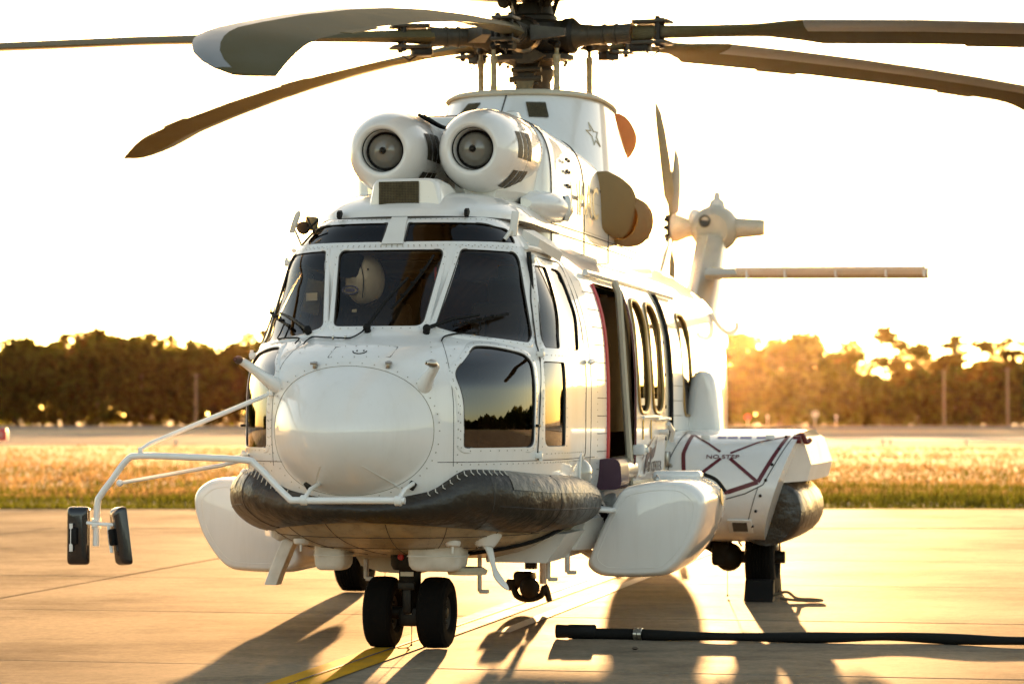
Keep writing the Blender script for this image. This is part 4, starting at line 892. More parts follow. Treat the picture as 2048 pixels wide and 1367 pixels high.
# scissor link in front of the mast
b = B(); b.loft([[(x*k, y, z) for x in (-1, 1) for _ in (0,)] + [(x*k, y+.03, z) for x in (1, -1)] for k, y, z in ((.10,3.80,4.28),(.085,3.76,4.20),(.055,3.74,4.14),(.09,3.72,4.10),(.10,3.72,4.08))]); b.tube([(-.13,3.72,4.12),(.13,3.72,4.12)], .026, 8); b.tube([(-.12,3.74,4.20),(.12,3.74,4.20)], .02, 8)
b.build('scissor_link', 'hubmetal', hd)
b = B(); b.prism([(-.075,3.70,4.11),(.075,3.70,4.11),(.03,3.70,3.99),(-.03,3.70,3.99)], (0,.03,0)); b.prism([(-.02,3.693,4.08),(.02,3.693,4.08),(.012,3.693,4.01),(-.012,3.693,4.01)], (0,.01,0)); b.build('scissor_link', 'olive', hd)
b = B(); b.prism([(-.12,3.70,4.37),(-.04,3.64,4.40),(.10,3.64,4.34),(.17,3.66,4.30),(.06,3.66,4.24),(-.06,3.68,4.24)], (.0,.05,0)); b.build('hub_bracket', 'hubmetal', hd)
# round cap over the head
b = B(); b.lathe([(.36,.0),(.352,.25),(.345,.45),(.34,.60),(.345,.64),(.365,.645),(.42,.58),(.49,.42),(.53,.2),(.54,0)], HUB+Vector((0,0,-.02)), axv, 40); b.build('hub_cap', 'hubmetal', hd)
b = B()
for k in range(5): a_ = k*1.2566+.3; p = HUB+axv*.12; b.tube([p+Vector((.14*math.cos(a_), .14*math.sin(a_), 0)), HUB+axv*.35+Vector((.22*math.cos(a_), .22*math.sin(a_), 0))], .022, 6)
b.lathe([(.2,.07),(.36,.09)], HUB, axv, 12); b.build('cap_struts', 'darkmetal', hd)
for x in (-.20, .14): b = B(); b.lathe([(-.02,.05),(-.015,.058),(.015,.058),(.02,.05)], HUB+Vector((x,-.15,.27)), (.5,1,0), 14, True, True); b.build('vibration_weight', 'hubmetal', hd)
BL = [(179.8,.61),(239.5,.46),(-41.6,.57),(31.2,.30),(101.5,.62)]       # azimuth from aft toward port, droop at the tip
def blade_line(az, droop, r):
    a_ = R(az); rad_ = Vector((math.sin(a_), math.cos(a_), 0)); return HUB + rad_*r + Vector((0, 0, TILT*rad_.y*r - droop*max(0, (r-.4)/7.7)**2))
for az, droop in BL:
    a_ = R(az); rad_ = Vector((math.sin(a_), math.cos(a_), 0)); tan_ = Vector((math.cos(a_), -math.sin(a_), 0)); upv = Vector((0,0,1))
    slope = (blade_line(az, droop, 1.0)-blade_line(az, droop, .5)).normalized()
    # sleeve and fork
    b = B(); P = [HUB+slope*r for r in (.22,.34,.42,.55,.75,.86)]; b.tube(P, [.13,.13,.09,.075,.075,.085], 16); 
    for t_ in (.075, -.075): b.box(HUB+slope*1.02+upv*t_*1.1, (.30,.17,.028), Matrix((slope, tan_, upv)).transposed(), bev=.01)
    for t_ in (.5,.62,.72): b.lathe([(-.01,.078),(-.008,.084),(.008,.084),(.01,.078)], HUB+slope*t_, slope, 14)
    slv = b.build('blade_sleeve', 'hubmetal', hd)
    b = B(); b.lathe([(-.05,.11),(-.04,.14),(.02,.145),(.05,.12)], HUB+slope*.33, slope, 18); b.build('sleeve_collar', 'steel' if az > 170 and az < 190 else 'darkmetal', slv)
    b = B()
    for t_ in (-.05, .05): b.tube([HUB+slope*1.08+tan_*t_+upv*-.12, HUB+slope*1.08+tan_*t_+upv*.12], .022, 8)
    b.build('blade_pin', 'darkmetal', slv)
    b = B(); p = HUB+slope*.5; b.loft([[p+tan_*t_+slope*s_*k+upv*z_*k for s_, z_ in ((-.06,-.05),(.06,-.05),(.06,.05),(-.06,.05))] for t_, k in ((-.1,1.2),(-.22,.9),(-.36,.6))]); b.build('pitch_horn', 'hubmetal', slv)
    b = B(); p = HUB+slope*.92+upv*-.115; b.box(p, (.16,.10,.07), Matrix((slope, tan_, upv)).transposed(), bev=.012); b.tube([p+slope*.04+upv*-.03, p+slope*.1+upv*-.07, p+slope*.16+upv*-.03], .008, 5); b.build('droop_stop', 'darkmetal', slv)
    # blade
    secs = []; tipm = []
    st_b = [(.84,.15,.13,0,0),(1.0,.15,.115,0,0),(1.15,.16,.10,0,0),(1.5,.20,.085,0,0),(1.9,.27,.07,.02,0),(2.15,.45,.075,.05,0),(2.3,.58,.072,.06,0),(3.2,.60,.068,.06,0),(4.2,.60,.066,.06,0),(5.2,.60,.064,.06,0),(6.2,.60,.062,.06,0),(7.0,.60,.058,.06,0),(7.35,.60,.056,.06,.0),(7.5,.595,.052,.06,.005),(7.62,.58,.048,.06,.02),(7.74,.55,.044,.06,.05),(7.86,.50,.038,.06,.10),(7.97,.42,.03,.06,.18),(8.05,.33,.022,.06,.27),(8.1,.24,.014,.06,.36)]
    for r_, ch, th_, lead, sweep in st_b:
        c0 = blade_line(az, droop, r_); dr = (blade_line(az, droop, r_+.05)-blade_line(az, droop, r_-.05)).normalized()
        tw = R(7.0)*(1-r_/8.1) + R(5.0); n0 = tan_.cross(dr).normalized()
        if n0.z < 0: n0 = -n0
        cd = -(tan_*math.cos(tw)+n0*math.sin(tw)); nn = n0*math.cos(tw)-tan_*math.sin(tw)       # chord runs from leading to trailing edge
        ch0 = ch+sweep; le = c0 + (tan_*math.cos(tw)+n0*math.sin(tw))*(.25*ch0+lead-sweep) - Vector((0,0,.13*max(0, (r_-7.3)/.8)**2))
        rel = th_/ch
        secs.append([le + cd*c_ + nn*h for c_, h in foil(ch, rel/1.0, 22)])
    b = B(); b.loft(secs); rb = b.build('rotor_blade', 'blade', heli, ang=50)
    # metal guard on the leading edge
    n2 = len(secs[0]); g = []
    for s_ in secs[6:19]:
        idx = [3,2,1,0,n2-1,n2-2,n2-3]; c0 = sum(s_, Vector())/n2; g.append([s_[i]+(s_[i]-c0)*.012 for i in idx])
    b = B(); b.loft(g, closed=False, cap0=False, cap1=False); b.build('edge_guard', 'bladeedge', rb)
    # trim tabs on the trailing edge
    te = [s_[n2//2] for s_ in secs]; ler = [s_[0] for s_ in secs]; rs_ = [q_[0] for q_ in st_b]
    def edge(r_):
        i = max(k for k in range(len(rs_)-1) if rs_[k] <= r_); f = (r_-rs_[i])/(rs_[i+1]-rs_[i]); t_ = te[i].lerp(te[i+1], f); return t_, (t_-ler[i].lerp(ler[i+1], f)).normalized()
    for r0 in (3.4, 6.3):
        (e0, d0), (e1, d1) = edge(r0), edge(r0+.6); b = B(); b.prism([e0-d0*.02, e1-d1*.02, e1+d1*.045, e0+d0*.045], (0,0,.005)); b.build('trim_tab', 'blade', rb, False)
# pitch rods
for k in range(5):
    az = (-44.2, 27.6, 101.5, 176.0, 241.5)[k]-32; a_ = R(az); x, y = .46*math.sin(a_), 3.99+.46*math.cos(a_); zt_ = 4.40+TILT*.46*math.cos(a_)
    b = B(); b.tube([(x,y,3.93),(x,y,3.99),(x,y,4.0),(x,y,4.05),(x,y,4.06),(x,y,zt_-.14),(x,y,zt_-.13),(x,y,zt_-.08),(x,y,zt_-.07),(x,y,zt_-.02)], [.018,.018,.029,.029,.025,.025,.029,.029,.016,.016], 10); rd = b.build('pitch_rod', 'rod', hd)
    b = B(); b.ball((x,y,zt_), .034, 8, 6); b.tube([(x,y,zt_),(x*.72,3.99+(y-3.99)*.72,zt_+.04)], .02, 6); b.build('rod_end', 'darkmetal', rd)
# ---- flotation bags round the nose
zt_f = pchip([-2.15,-1.6,-.95,-.55,-.28,0,.28,.45,.95,1.6,2.15], [1.03,1.09,1.12,1.16,1.03,.975,1.03,1.16,1.12,1.09,1.03])
zb_f = pchip([-2.15,-1.6,-.95,-.45,0,.45,.95,1.6,2.15], [.76,.745,.75,.80,.845,.80,.75,.745,.76])
def bag_pt(u, v, rr=None):
    zt, zb = float(zt_f(u)), float(zb_f(u)); z = zt+(zb-zt)*v
    p_ = float(np.interp(abs(u), [0,.28,.45,.95,1.6,2.0,2.1,2.15], [.11,.12,.14,.15,.145,.14,.11,.04]))
    o = p_*max(0., math.sin(math.pi*min(1, max(0, v))))**.55 + .004
    return S(u, z)*np.array((1,1,1)) + SN(u, max(.62, z))*np.array((1,1,.25))*o + np.array((0,0,-.015*math.sin(math.pi*v)))
ub = np.linspace(-2.15, 2.15, 121)
b = B(); b.loft([[tuple(bag_pt(u, v)) for v in np.linspace(0, 1, 20)] for u in ub], closed=True); bag = b.build('float_bag', 'bag', heli, ang=70)
for sgn in (1, -1):
    b = B(); b.loft([[tuple(bag_pt(u*sgn, v)+SN(u*sgn, 1.0)*.004) for v in np.linspace(0.0, .26, 7)] for u in np.linspace(.62, 2.13, 60)], closed=False, cap0=False, cap1=False); b.build('bag_hem', 'baglight', bag)
b = B()
for u in np.arange(-.62, .63, .028):
    if abs(u) < .26: continue
    p = bag_pt(u, 0.03); n_ = SN(u, 1.1); b.tube([tuple(p+n_*.004+np.array((0,0,.018))), tuple(p+n_*.012), tuple(bag_pt(u+.006, .07)+n_*.006)], .0028, 5)
b.build('lacing', 'dirty', bag, kind='stuff')
b = B()
for sgn in (1, -1): b = B(); b.tube([tuple(bag_pt(u*sgn, .52)+SN(u*sgn, 1.)*.001) for u in np.linspace(.55, 2.1, 40)], .003, 4); b.build('bag_seam', 'seal', bag)
for u in (.52, -.52, 1.0, -1.0): b = B(); b.tube([tuple(bag_pt(u, v)) for v in np.linspace(0.02, .98, 16)], .004, 4); b.build('bag_seam', 'seal', bag)
# ---- belly seams
b = B()
for u in (-.75,-.45,-.18,.1,.38,.7): b.tube([tuple(S(u, z)+SN(u, z)*.001) for z in np.linspace(.60, .83, 10)], .0025, 4)
for z in (.66, .74): b.tube([tuple(S(u, z)+SN(u, z)*.001) for u in np.linspace(-1.2, 1.2, 50)], .0025, 4)
b.build('belly_seams', 'gap', heli, kind='stuff')
# ---- raft pods on both sides
def pod(sgn):
    base = [(1.22,1.00),(1.45,1.05),(1.68,1.05),(1.80,.95),(1.79,.82),(1.73,.65),(1.63,.50),(1.53,.41),(1.30,.395),(1.06,.40),(.97,.47),(1.08,.74)]
    o = rounded(base, [.06,.12,.09,.09,.08,.1,.1,.07,.1,.06,.05,.1], 5); cx, cz_ = 1.40, .73; secs = []
    for y, k in ((.985,.875),(.988,.90),(.998,.928),(1.018,.955),(1.05,.978),(1.09,.992),(1.15,1.0),(1.6,1.0),(2.0,.98),(2.2,.94),(2.32,.86),(2.36,.75)):
        secs.append([(sgn*(cx+(x-cx)*k), y+.22*(1.05-z)*0 - .0, cz_+(z-cz_)*k) for x, z in o])
    b = B(); b.loft(secs); pd = b.build('raft_pod', 'white', heli, ang=50)
    k = .80; b = B(); ln = [(cx+(x-cx)*.80, cz_+(z-cz_)*.80) for x, z in o]; b.tube([(sgn*x, .985, z) for x, z in ln]+[(sgn*ln[0][0], .985, ln[0][1])], .0022, 4, False)
    b.build('panel_seams', 'satin', pd)
    b = B(); b.lathe([(0,.06),(.006,.06),(.007,0)], (sgn*1.80,1.75,.92), (sgn,0,.1), 16); b.build('pod_emblem', 'goldletter', pd)
    b = B(); b.lathe([(0,.022),(.012,.018),(.02,.008),(.03,.007),(.032,0)], (sgn*1.45,1.12,1.055), (0,-.2,1), 12); b.build('pod_plug', 'steel', pd)
    b = B(); b.box((sgn*1.5,1.75,1.06), (.34,.2,.08), bev=.035, seg=3); b.build('pod_saddle', 'white', pd)
    b = B(); b.tube(spline([(sgn*1.66,1.9,1.07),(sgn*1.74,1.95,1.03),(sgn*1.80,1.97,.95)], 4), .014, 6); b.build('pod_strap', 'black', pd)
    b = B(); b.tube([(sgn*1.0,1.4,.5),(sgn*.8,1.4,.62)], .03, 8); b.tube([(sgn*1.0,2.0,.5),(sgn*.8,2.0,.62)], .03, 8); b.build('pod_strut', 'satin', pd)
    return pd
pod(1); pod(-1)
# ---- main sponsons
def spo(sgn, X, s_):
    """s_ 0..1 from the top rear edge over the nose of the sponson to the lower rear edge"""
    k = (X-1.0)/1.1
    pr = [(6.2,1.30),(5.4,1.365),(4.75,1.365),(4.42,1.345),(4.2,1.29),(4.03,1.18),(3.93,1.03),(3.90,.87),(3.95,.71),(4.08,.58),(4.3,.50),(4.6,.465),(5.2,.46),(6.2,.52)]
    L = np.concatenate([[0], np.cumsum([math.dist(a, b_) for a, b_ in zip(pr, pr[1:])])]); L /= L[-1]
    y = float(np.interp(s_, L, [p[0] for p in pr])); z = float(np.interp(s_, L, [p[1] for p in pr])); return (sgn*X, y+.16*k*0, z)
S_SMOOTH = {}
def spo_curve(n=70):
    pts = spline([spo(1, 1.0, s_) for s_ in np.linspace(0, 1, 28)], 4); q = np.array([tuple(p) for p in pts]); L = np.concatenate([[0], np.cumsum(np.linalg.norm(np.diff(q, axis=0), axis=1))]); L /= L[-1]
    return L, q
SL, SQ = spo_curve()
def spt(sgn, X, s_, off=0.):
    y = float(np.interp(s_, SL, SQ[:, 1])); z = float(np.interp(s_, SL, SQ[:, 2])); e = .004
    dy = np.interp(s_+e, SL, SQ[:, 1])-np.interp(s_-e, SL, SQ[:, 1]); dz_ = np.interp(s_+e, SL, SQ[:, 2])-np.interp(s_-e, SL, SQ[:, 2]); l = math.hypot(dy, dz_) or 1
    return (sgn*X, y+dz_/l*off, z-dy/l*off)
def s_of_z(z): 
    m = SQ[:, 1] < 4.75; return float(np.interp(-z, -SQ[m][:, 2], SL[m]))
def xend(z): return 1.80 + .30*max(0, min(1, (z-.46)/.9))**1.15
for sgn in (1, -1):
    cols_ = np.linspace(0, 1, 20); V = []; ss = np.linspace(0, 1, 80)
    for t in cols_:
        row = []
        for s_ in ss:
            p = spt(1, 1.0, s_); X = .95 + (xend(p[2])-.95)*t; row.append(spt(sgn, X, s_))
        V.append(row)
    b = B(); b.loft(V, closed=True, cap0=False, cap1=True); sp = b.build('sponson', 'white', heli, ang=50)
    if sgn == 1:
        b = B()
        def strip(pts, wv, name, m, off=.003):
            """painted stripe laid on the sponson skin; pts are (X, z)"""
            n = 14; path = []
            for (x0, z0), (x1, z1) in zip(pts, pts[1:]):
                for k in range(n): path.append((x0+(x1-x0)*k/n, z0+(z1-z0)*k/n))
            path.append(pts[-1]); V = []
            for i, (x, z) in enumerate(path):
                a_ = path[max(0, i-1)]; c_ = path[min(len(path)-1, i+1)]; s0, s1 = s_of_z(a_[1]), s_of_z(c_[1]); dx = c_[0]-a_[0]; ds = (s1-s0)*4.6; l = math.hypot(dx, ds) or 1
                s_ = s_of_z(z); V += [spt(1, x-ds/l*wv, s_+dx/l*wv/4.6, off), spt(1, x+ds/l*wv, s_-dx/l*wv/4.6, off)]
            obj(name, V, [(2*i, 2*i+1, 2*i+3, 2*i+2) for i in range(len(path)-1)], m, sp, False)
        strip([(1.235,1.325),(1.20,1.18),(1.22,1.02),(1.265,.90)], .016, 'red_stripe', 'red'); strip([(1.265,.90),(1.56,.885)], .016, 'red_stripe', 'red'); strip([(1.56,.885),(1.80,.965)], .016, 'red_stripe', 'red'); strip([(1.80,.965),(2.0,1.32)], .016, 'red_stripe', 'red')
        strip([(1.265,.905),(1.38,1.05),(1.50,1.145)], .013, 'red_stripe', 'red'); strip([(1.57,1.185),(1.78,1.27),(2.0,1.315)], .010, 'red_stripe', 'red')
        strip([(1.25,1.322),(1.38,1.26),(1.49,1.195)], .010, 'red_stripe', 'red'); strip([(1.57,1.145),(1.68,1.06),(1.79,.97)], .013, 'red_stripe', 'red')
        for k, x in enumerate((1.44,1.52,1.62,1.75)): strip([(x,1.305),(x+.07+.01*k,1.305)], .022, 'pictogram', 'blue')
        for x in (1.35, 1.86): p = spt(1, x, s_of_z(1.295), .008); b2 = B(); b2.box(p, (.07,.03,.05), bev=.008); b2.build('lug', 'satin', sp)
        p = spt(1, 1.53, s_of_z(1.19)); p2 = spt(1, 1.53, s_of_z(1.14)); ln = math.atan2(p[1]-p2[1], p[2]-p2[2]); p0 = spt(1, 1.53, s_of_z(1.142), .007)
        for wd_, dx in (('NO', -.095), ('STEP', .045)): text_mesh('lettering', wd_, .056, 'red', sp, Matrix.Translation((p0[0]+dx, p0[1], p0[2])) @ Matrix.Rotation(math.pi/2-ln, 4, 'X'), squeeze=1.2)
        strip([(1.17,1.34),(1.10,1.15),(1.08,.9)], .004, 'panel_seam', 'gap'); strip([(1.24,.83),(1.42,.73),(1.50,.74),(1.54,.83),(1.70,.875),(1.84,.945),(2.05,1.335)], .004, 'panel_seam', 'gap')
        for z in (.62,.74,.86,.98,1.10,1.22,1.31): x = xend(z)-.10; p = spt(1, x, s_of_z(z), .002); b2 = B(); b2.ball(p, .013, 8, 5); b2.build('bolt', 'darkmetal', sp)
        strip([(xend(z)-.14, z) for z in (.56,.7,.85,.92)], .003, 'panel_seam', 'gap')
        p = spt(1, 1.62, s_of_z(.585), .003); q = spt(1, 1.62, s_of_z(.66), .003); ln = math.atan2(q[1]-p[1], q[2]-p[2])
        b2 = B(); b2.box(spt(1, 1.645, s_of_z(.62), .004), (.19,.012,.17), Matrix.Rotation(-ln, 3, 'X'), bev=.004); vf = b2.build('vent_frame', 'satin', sp); b2 = B(); b2.box(spt(1, 1.645, s_of_z(.62), .011), (.115,.006,.115), Matrix.Rotation(-ln, 3, 'X')); b2.build('vent_opening', 'interior', vf)
    # float pack on the outer end: white cover above, grey bag below
    b = B(); b.loft([[(sgn*x, y, z) for x, y, z in ((xend(1.3)-.03,y0,1.335),(xend(1.3)+.03,y0+.1,1.29),(xend(1.05)+.17+.02*k,y0+.25,1.09),(xend(.95)+.17+.02*k,y0+.28,.96),(xend(.95)-.02,y0,.95))] for y0, k in ((4.28,0),(4.9,.6),(5.7,.6),(6.1,.2))]); fc = b.build('float_cover', 'satin', sp, ang=25)
    b = B(); b.loft([[(sgn*(xend(.7)-.05+(.30+.03*k)*math.cos(t)), y0, .72+(.27)*math.sin(t)) for t in np.linspace(0, 2*math.pi, 24, endpoint=False)] for y0, k in ((4.33,-2.5),(4.36,-.8),(4.45,0),(4.8,.6),(5.4,.8),(5.9,.4),(6.1,-2))]); b.build('float_bag', 'bag', sp)
    b = B(); b.tube(spline([(sgn*2.05,4.3,1.30),(sgn*2.10,4.32,1.33),(sgn*2.13,4.36,1.27),(sgn*2.16,4.4,1.29)], 4), .02, 7); b.lathe([(-.03,.03),(.03,.03)], (sgn*2.07,4.26,1.29), (1,0,0), 10, True, True); b.build('float_inflator', 'red', sp)
    # upright fairing on the sponson root
    b = B(); b.loft([[(sgn*x, y, z) for x, y in rounded([(1.17-hw,5.3),(1.17+hw,5.3),(1.17+hw,5.7),(1.17-hw,5.7)], .08, 4)] for z, hw in ((1.33,.155),(1.5,.14),(1.68,.12),(1.78,.10),(1.83,.07),(1.85,.03))]); b.build('root_fairing', 'white', sp)
# ---- nose gear
def wheel(name, c, rad_, wd, parent, rim_r, grooves=0):
    prof = [(-wd*.36,rim_r),(-wd*.48,rim_r+.03),(-wd*.5,rad_*.74),(-wd*.47,rad_*.88),(-wd*.38,rad_*.965),(-wd*.25,rad_*.992)]
    if grooves:
        for k in range(-2, 3): prof += [(wd*(k*.1-.02),rad_),(wd*(k*.1-.008),rad_*.975),(wd*(k*.1+.008),rad_*.975),(wd*(k*.1+.02),rad_)]
    else: prof += [(0,rad_)]
    prof += [(wd*.25,rad_*.992),(wd*.38,rad_*.965),(wd*.47,rad_*.88),(wd*.5,rad_*.74),(wd*.48,rim_r+.03),(wd*.36,rim_r)]
    e = B(); e.lathe(prof, c, (1,0,0), 40); w_ = e.build(name, 'tyre', parent, ang=30)
    for v in w_.data.vertices:                       # the tyre sits flat on the ground
        if v.co.z < .006: v.co.z = .006
    b = B(); b.lathe([(-wd*.36,rim_r+.004),(-wd*.30,rim_r*.85),(-wd*.2,rim_r*.5),(-wd*.38,rim_r*.3),(-wd*.42,0)], c, (1,0,0), 24); b.lathe([(wd*.36,rim_r+.004),(wd*.30,rim_r*.85),(wd*.2,rim_r*.5),(wd*.38,rim_r*.3),(wd*.42,0)], c, (1,0,0), 24)
    for k in range(6):
        for sx in (-1, 1): b.ball(Vector(c)+Vector((sx*wd*.27, rim_r*.68*math.cos(k*1.047), rim_r*.68*math.sin(k*1.047))), .014, 6, 4)
    b.build('rim', 'darkmetal', w_); return w_
ng = B(); ng.tube([(0.03,0,.22),(0.03,0,.235),(0.03,0,.36),(0.03,-.01,.40),(0.03,-.01,.62)], [.05,.055,.055,.072,.072], 16); ng.lathe([(0,.11),(.03,.125),(.16,.13),(.2,.10)], (0.03,0,.50), (0,0,1), 18, True, True)
ng.tube([(-.17,0,.225),(.23,0,.225)], .04, 10); ng.box((.03,0,.2), (.13,.12,.12), bev=.02); ng.box((.03,-.07,.30), (.06,.05,.16), bev=.015); ng.box((.03,-.09,.40), (.11,.04,.05), bev=.01)
ng = ng.build('nose_gear', 'darkmetal', heli)
for x in (-.145, .205): wheel('wheel', (x,0,.225), .23, .185, ng, .105)
for z, w_, h_, y in ((.475,.085,.028,-.086),(.365,.032,.062,-.078),(.235,.04,.034,-.064)): b = B(); b.box((.03 if z > .4 else .035,y,z), (w_,.004,h_)); b.build('placard', 'placard', ng, False)
b = B(); b.lathe([(0,.022),(.01,.018),(.012,0)], (.0,-.128,.585), (0,-1,0), 10); b.build('taxi_lamp', 'brightred', ng)
b = B(); b.tube(spline([(.14,-.02,.63),(.17,-.04,.60),(.15,-.05,.56),(.12,-.04,.58)], 5), .008, 6); b.build('hydraulic_hose', 'black', ng)
b = B(); b.tube([(.045,-.02,.15),(.045,-.02,.03)], .003, 5); b.tube(spline([(.045,-.02,.03),(.03,-.05,.008),(-.02,-.12,.006)], 4), .003, 5); b.ball((.045,-.03,.02), .008, 6, 4); b.build('earthing_chain', 'darkmetal', ng)
# ---- main gear
for sgn in (1, -1):
    mg = B(); mg.tube([(sgn*1.20,5.05,.62),(sgn*1.30,4.95,.45),(sgn*1.48,4.93,.33)], [.09,.085,.07], 12); mg.tube([(sgn*1.25,5.4,.55),(sgn*1.45,5.0,.36)], [.06,.06], 10); mg.tube([(sgn*1.38,4.93,.33),(sgn*1.9,4.93,.33)], .05, 10)
    mg.box((sgn*1.38,4.9,.36), (.14,.16,.2), bev=.03); mg.box((sgn*1.23,4.88,.46), (.16,.1,.12), bev=.02); mg.tube([(sgn*1.12,4.88,.45),(sgn*1.2,4.88,.45)], .035, 8); mg.ball((sgn*1.44,4.93,.33), (.12,.12,.12), 12, 8); mg.tube(spline([(sgn*1.42,4.85,.58),(sgn*1.5,4.83,.50),(sgn*1.56,4.83,.42)], 4), .008, 5)
    mg = mg.build('main_gear', 'darkmetal', heli); wheel('wheel', (sgn*1.72,4.93,.33), .335, .24, mg, .15, 1)
    b = B(); b.tube([(sgn*1.44,4.85,.22),(sgn*1.44,4.85,.02)], .003, 5); b.ball((sgn*1.44,4.85,.02), .01, 6, 4); b.build('earthing_chain', 'darkmetal', mg)
    b = B(); b.box((sgn*1.835,4.82,.42), (.05,.07,.06), bev=.012); b.build('brake_unit', 'steel', mg)
# ---- belly fittings
def blade_antenna(base, tip, w0, w1, th, name='blade_antenna', m='satin', parent=heli, cv=None):
    base, tip = Vector(base), Vector(tip); P = spline([base] + ([Vector(cv)] if cv else []) + [tip], 6); n = len(P); secs = []
    for i, p in enumerate(P):
        wv = w0+(w1-w0)*i/(n-1); secs.append([p+Vector((c_*.30, c_-wv*.5, h)) if False else p+Vector((h, 0, 0))+Vector((c_-wv*.5, (c_-wv*.5)*.8, 0)) for c_, h in foil(wv, th)])
    b = B(); b.loft(secs); return b.build(name, m, parent)
b = B(); b.loft([[(x+dx, y, z) for x, y in rounded([(-.048,-.02),(.048,-.06),(.048,.06),(-.048,.09)], .012, 3)] for dx, z in ((-.735,.74),(-.76,.70),(-.80,.62),(-.865,.47),(-.895,.39))]); la = b.build('belly_antenna', 'dirty', heli)
b = B(); b.lathe([(0,.03),(.05,.065),(.09,.085),(.11,.09)], (-.775,-.30,.70), (.5,.1,.85), 14, True); b.build('antenna_foot', 'dirty', la)
b = B(); b.lathe([(0,.10),(.02,.10),(.06,.075),(.09,.05)], (.62,-.42,.755), (0.05,-.25,-1), 20); b.tube(spline([(.63,-.44,.70),(.66,-.46,.63),(.68,-.47,.56),(.71,-.48,.49),(.78,-.49,.41)], 6), [.05]+[.045,.04,.034,.03,.027,.026,.025,.024,.023,.022,.021,.02,.02,.021,.023,.026,.029,.03,.03,.028,.026,.022,.014,.004], 10, flat=.55); b.build('belly_antenna', 'satin', heli)
for cx, cyy, cz_, sx in ((-.40,-.30,.585,.2),(.30,-.38,.59,.34)):
    b = B(); b.loft([[(cx+x*k, cyy+y*k, cz_+z) for x, y in rounded([(-sx/2,-.1),(sx/2,-.1),(sx/2,.16),(-sx/2,.16)], .05, 5)] for z, k in ((.08,1.0),(.0,1.0),(-.04,.97),(-.065,.86),(-.075,.7))]); lt = b.build('light_housing', 'dirty', heli)
    b = B(); b.tube([(cx+x, cyy+y, cz_+.02) for x, y in rounded([(-sx/2-.004,-.104),(sx/2+.004,-.104),(sx/2+.004,.164),(-sx/2-.004,.164)], .05, 4)], .005, 5); b.build('housing_rim', 'satin', lt)
b = B(); b.lathe([(0,.10),(.02,.13),(.045,.12),(.05,0)], (.47,-.28,.535), (0,0,-1), 20); b.build('landing_light', 'cream', heli)
for x, y in ((-.53,-.55),(.45,-.58)): b = B(); b.lathe([(0,.05),(.02,.048),(.03,.04),(.032,.008),(.075,.006)], (x,y,.71), (0,-.2,-1), 14, False, True); b.build('belly_knob', 'satin', heli)
for x, y, l, w_ in ((-.29,.1,.13,.025),(.405,.35,.22,.022),(.78,.75,.16,.024),(.86,1.0,.13,.03)):
    b = B(); b.box((x,y,.56-l/2), (w_,.05,l), bev=.008); b.box((x+.03,y,.56-l), (.06,.05,.025), bev=.006); b.build('drain_mast', 'dirty', heli)
b = B(); b.loft([[(x, y, z) for x, z in ((-.42,.57),(-.38,.50),(-.25,.46),(.0,.45),(.0,.57))] for y in (.3,.5,1.4,1.6)]); b.build('belly_pannier', 'cream', heli, ang=30)
b = B(); b.loft([[(x, y, z) for x, z in ((.42,.70),(.45,.53),(.85,.53),(.98,.72))] for y in (.35,.6,1.5,1.6)]); b.build('belly_step', 'satin', heli, ang=30)
b = B(); b.loft([[(x*k+.1, y, .58-(.58-z)*k) for x, z in ((.9,.58),(.96,.7),(.98,.8),(.6,.8),(.6,.58))] for y, k in ((1.0,.9),(1.15,1.),(2.3,1.),(2.5,.9))]); b.build('lower_fairing', 'satin', heli, ang=30)
b = B(); pts = [tuple(S(u, z)+SN(u, z)*.008) for u, z in zip(np.linspace(.55,2.2,24), np.linspace(.60,.82,24))]; b.tube(pts, .028, 7, flat=.5); b.build('rubber_trim', 'black', heli)
# cargo hook under the belly
b = B(); b.tube([(.10,3.45,.60),(.10,3.45,.30)], .05, 8); b.box((.05,3.45,.22), (.16,.16,.13), bev=.03); b.lathe([(-.07,.05),(-.05,.08),(.05,.08),(.07,.05)], (.10,3.40,.16), (.2,-1,0), 14, True, True); b.tube(spline([(-.03,3.4,.20),(.0,3.38,.10),(.09,3.38,.07),(.19,3.39,.10),(.22,3.4,.17),(.25,3.42,.06)], 5), .026, 7); b.box((-.04,3.42,.18), (.09,.1,.09), bev=.02); b.build('cargo_hook', 'darkmetal', heli)
b = B(); b.tube([(.205,3.40,.55),(.205,3.40,.19)], .028, 8); b.build('hook_post', 'dirty', heli)
b = B(); b.tube(spline([(.85,1.5,.60),(.95,1.6,.50),(1.0,1.7,.52),(1.05,1.8,.56)], 5), .012, 6); b.tube([(1.0,1.72,.53),(1.0,1.85,.50)], .03, 8); b.build('cable_fitting', 'darkmetal', heli)
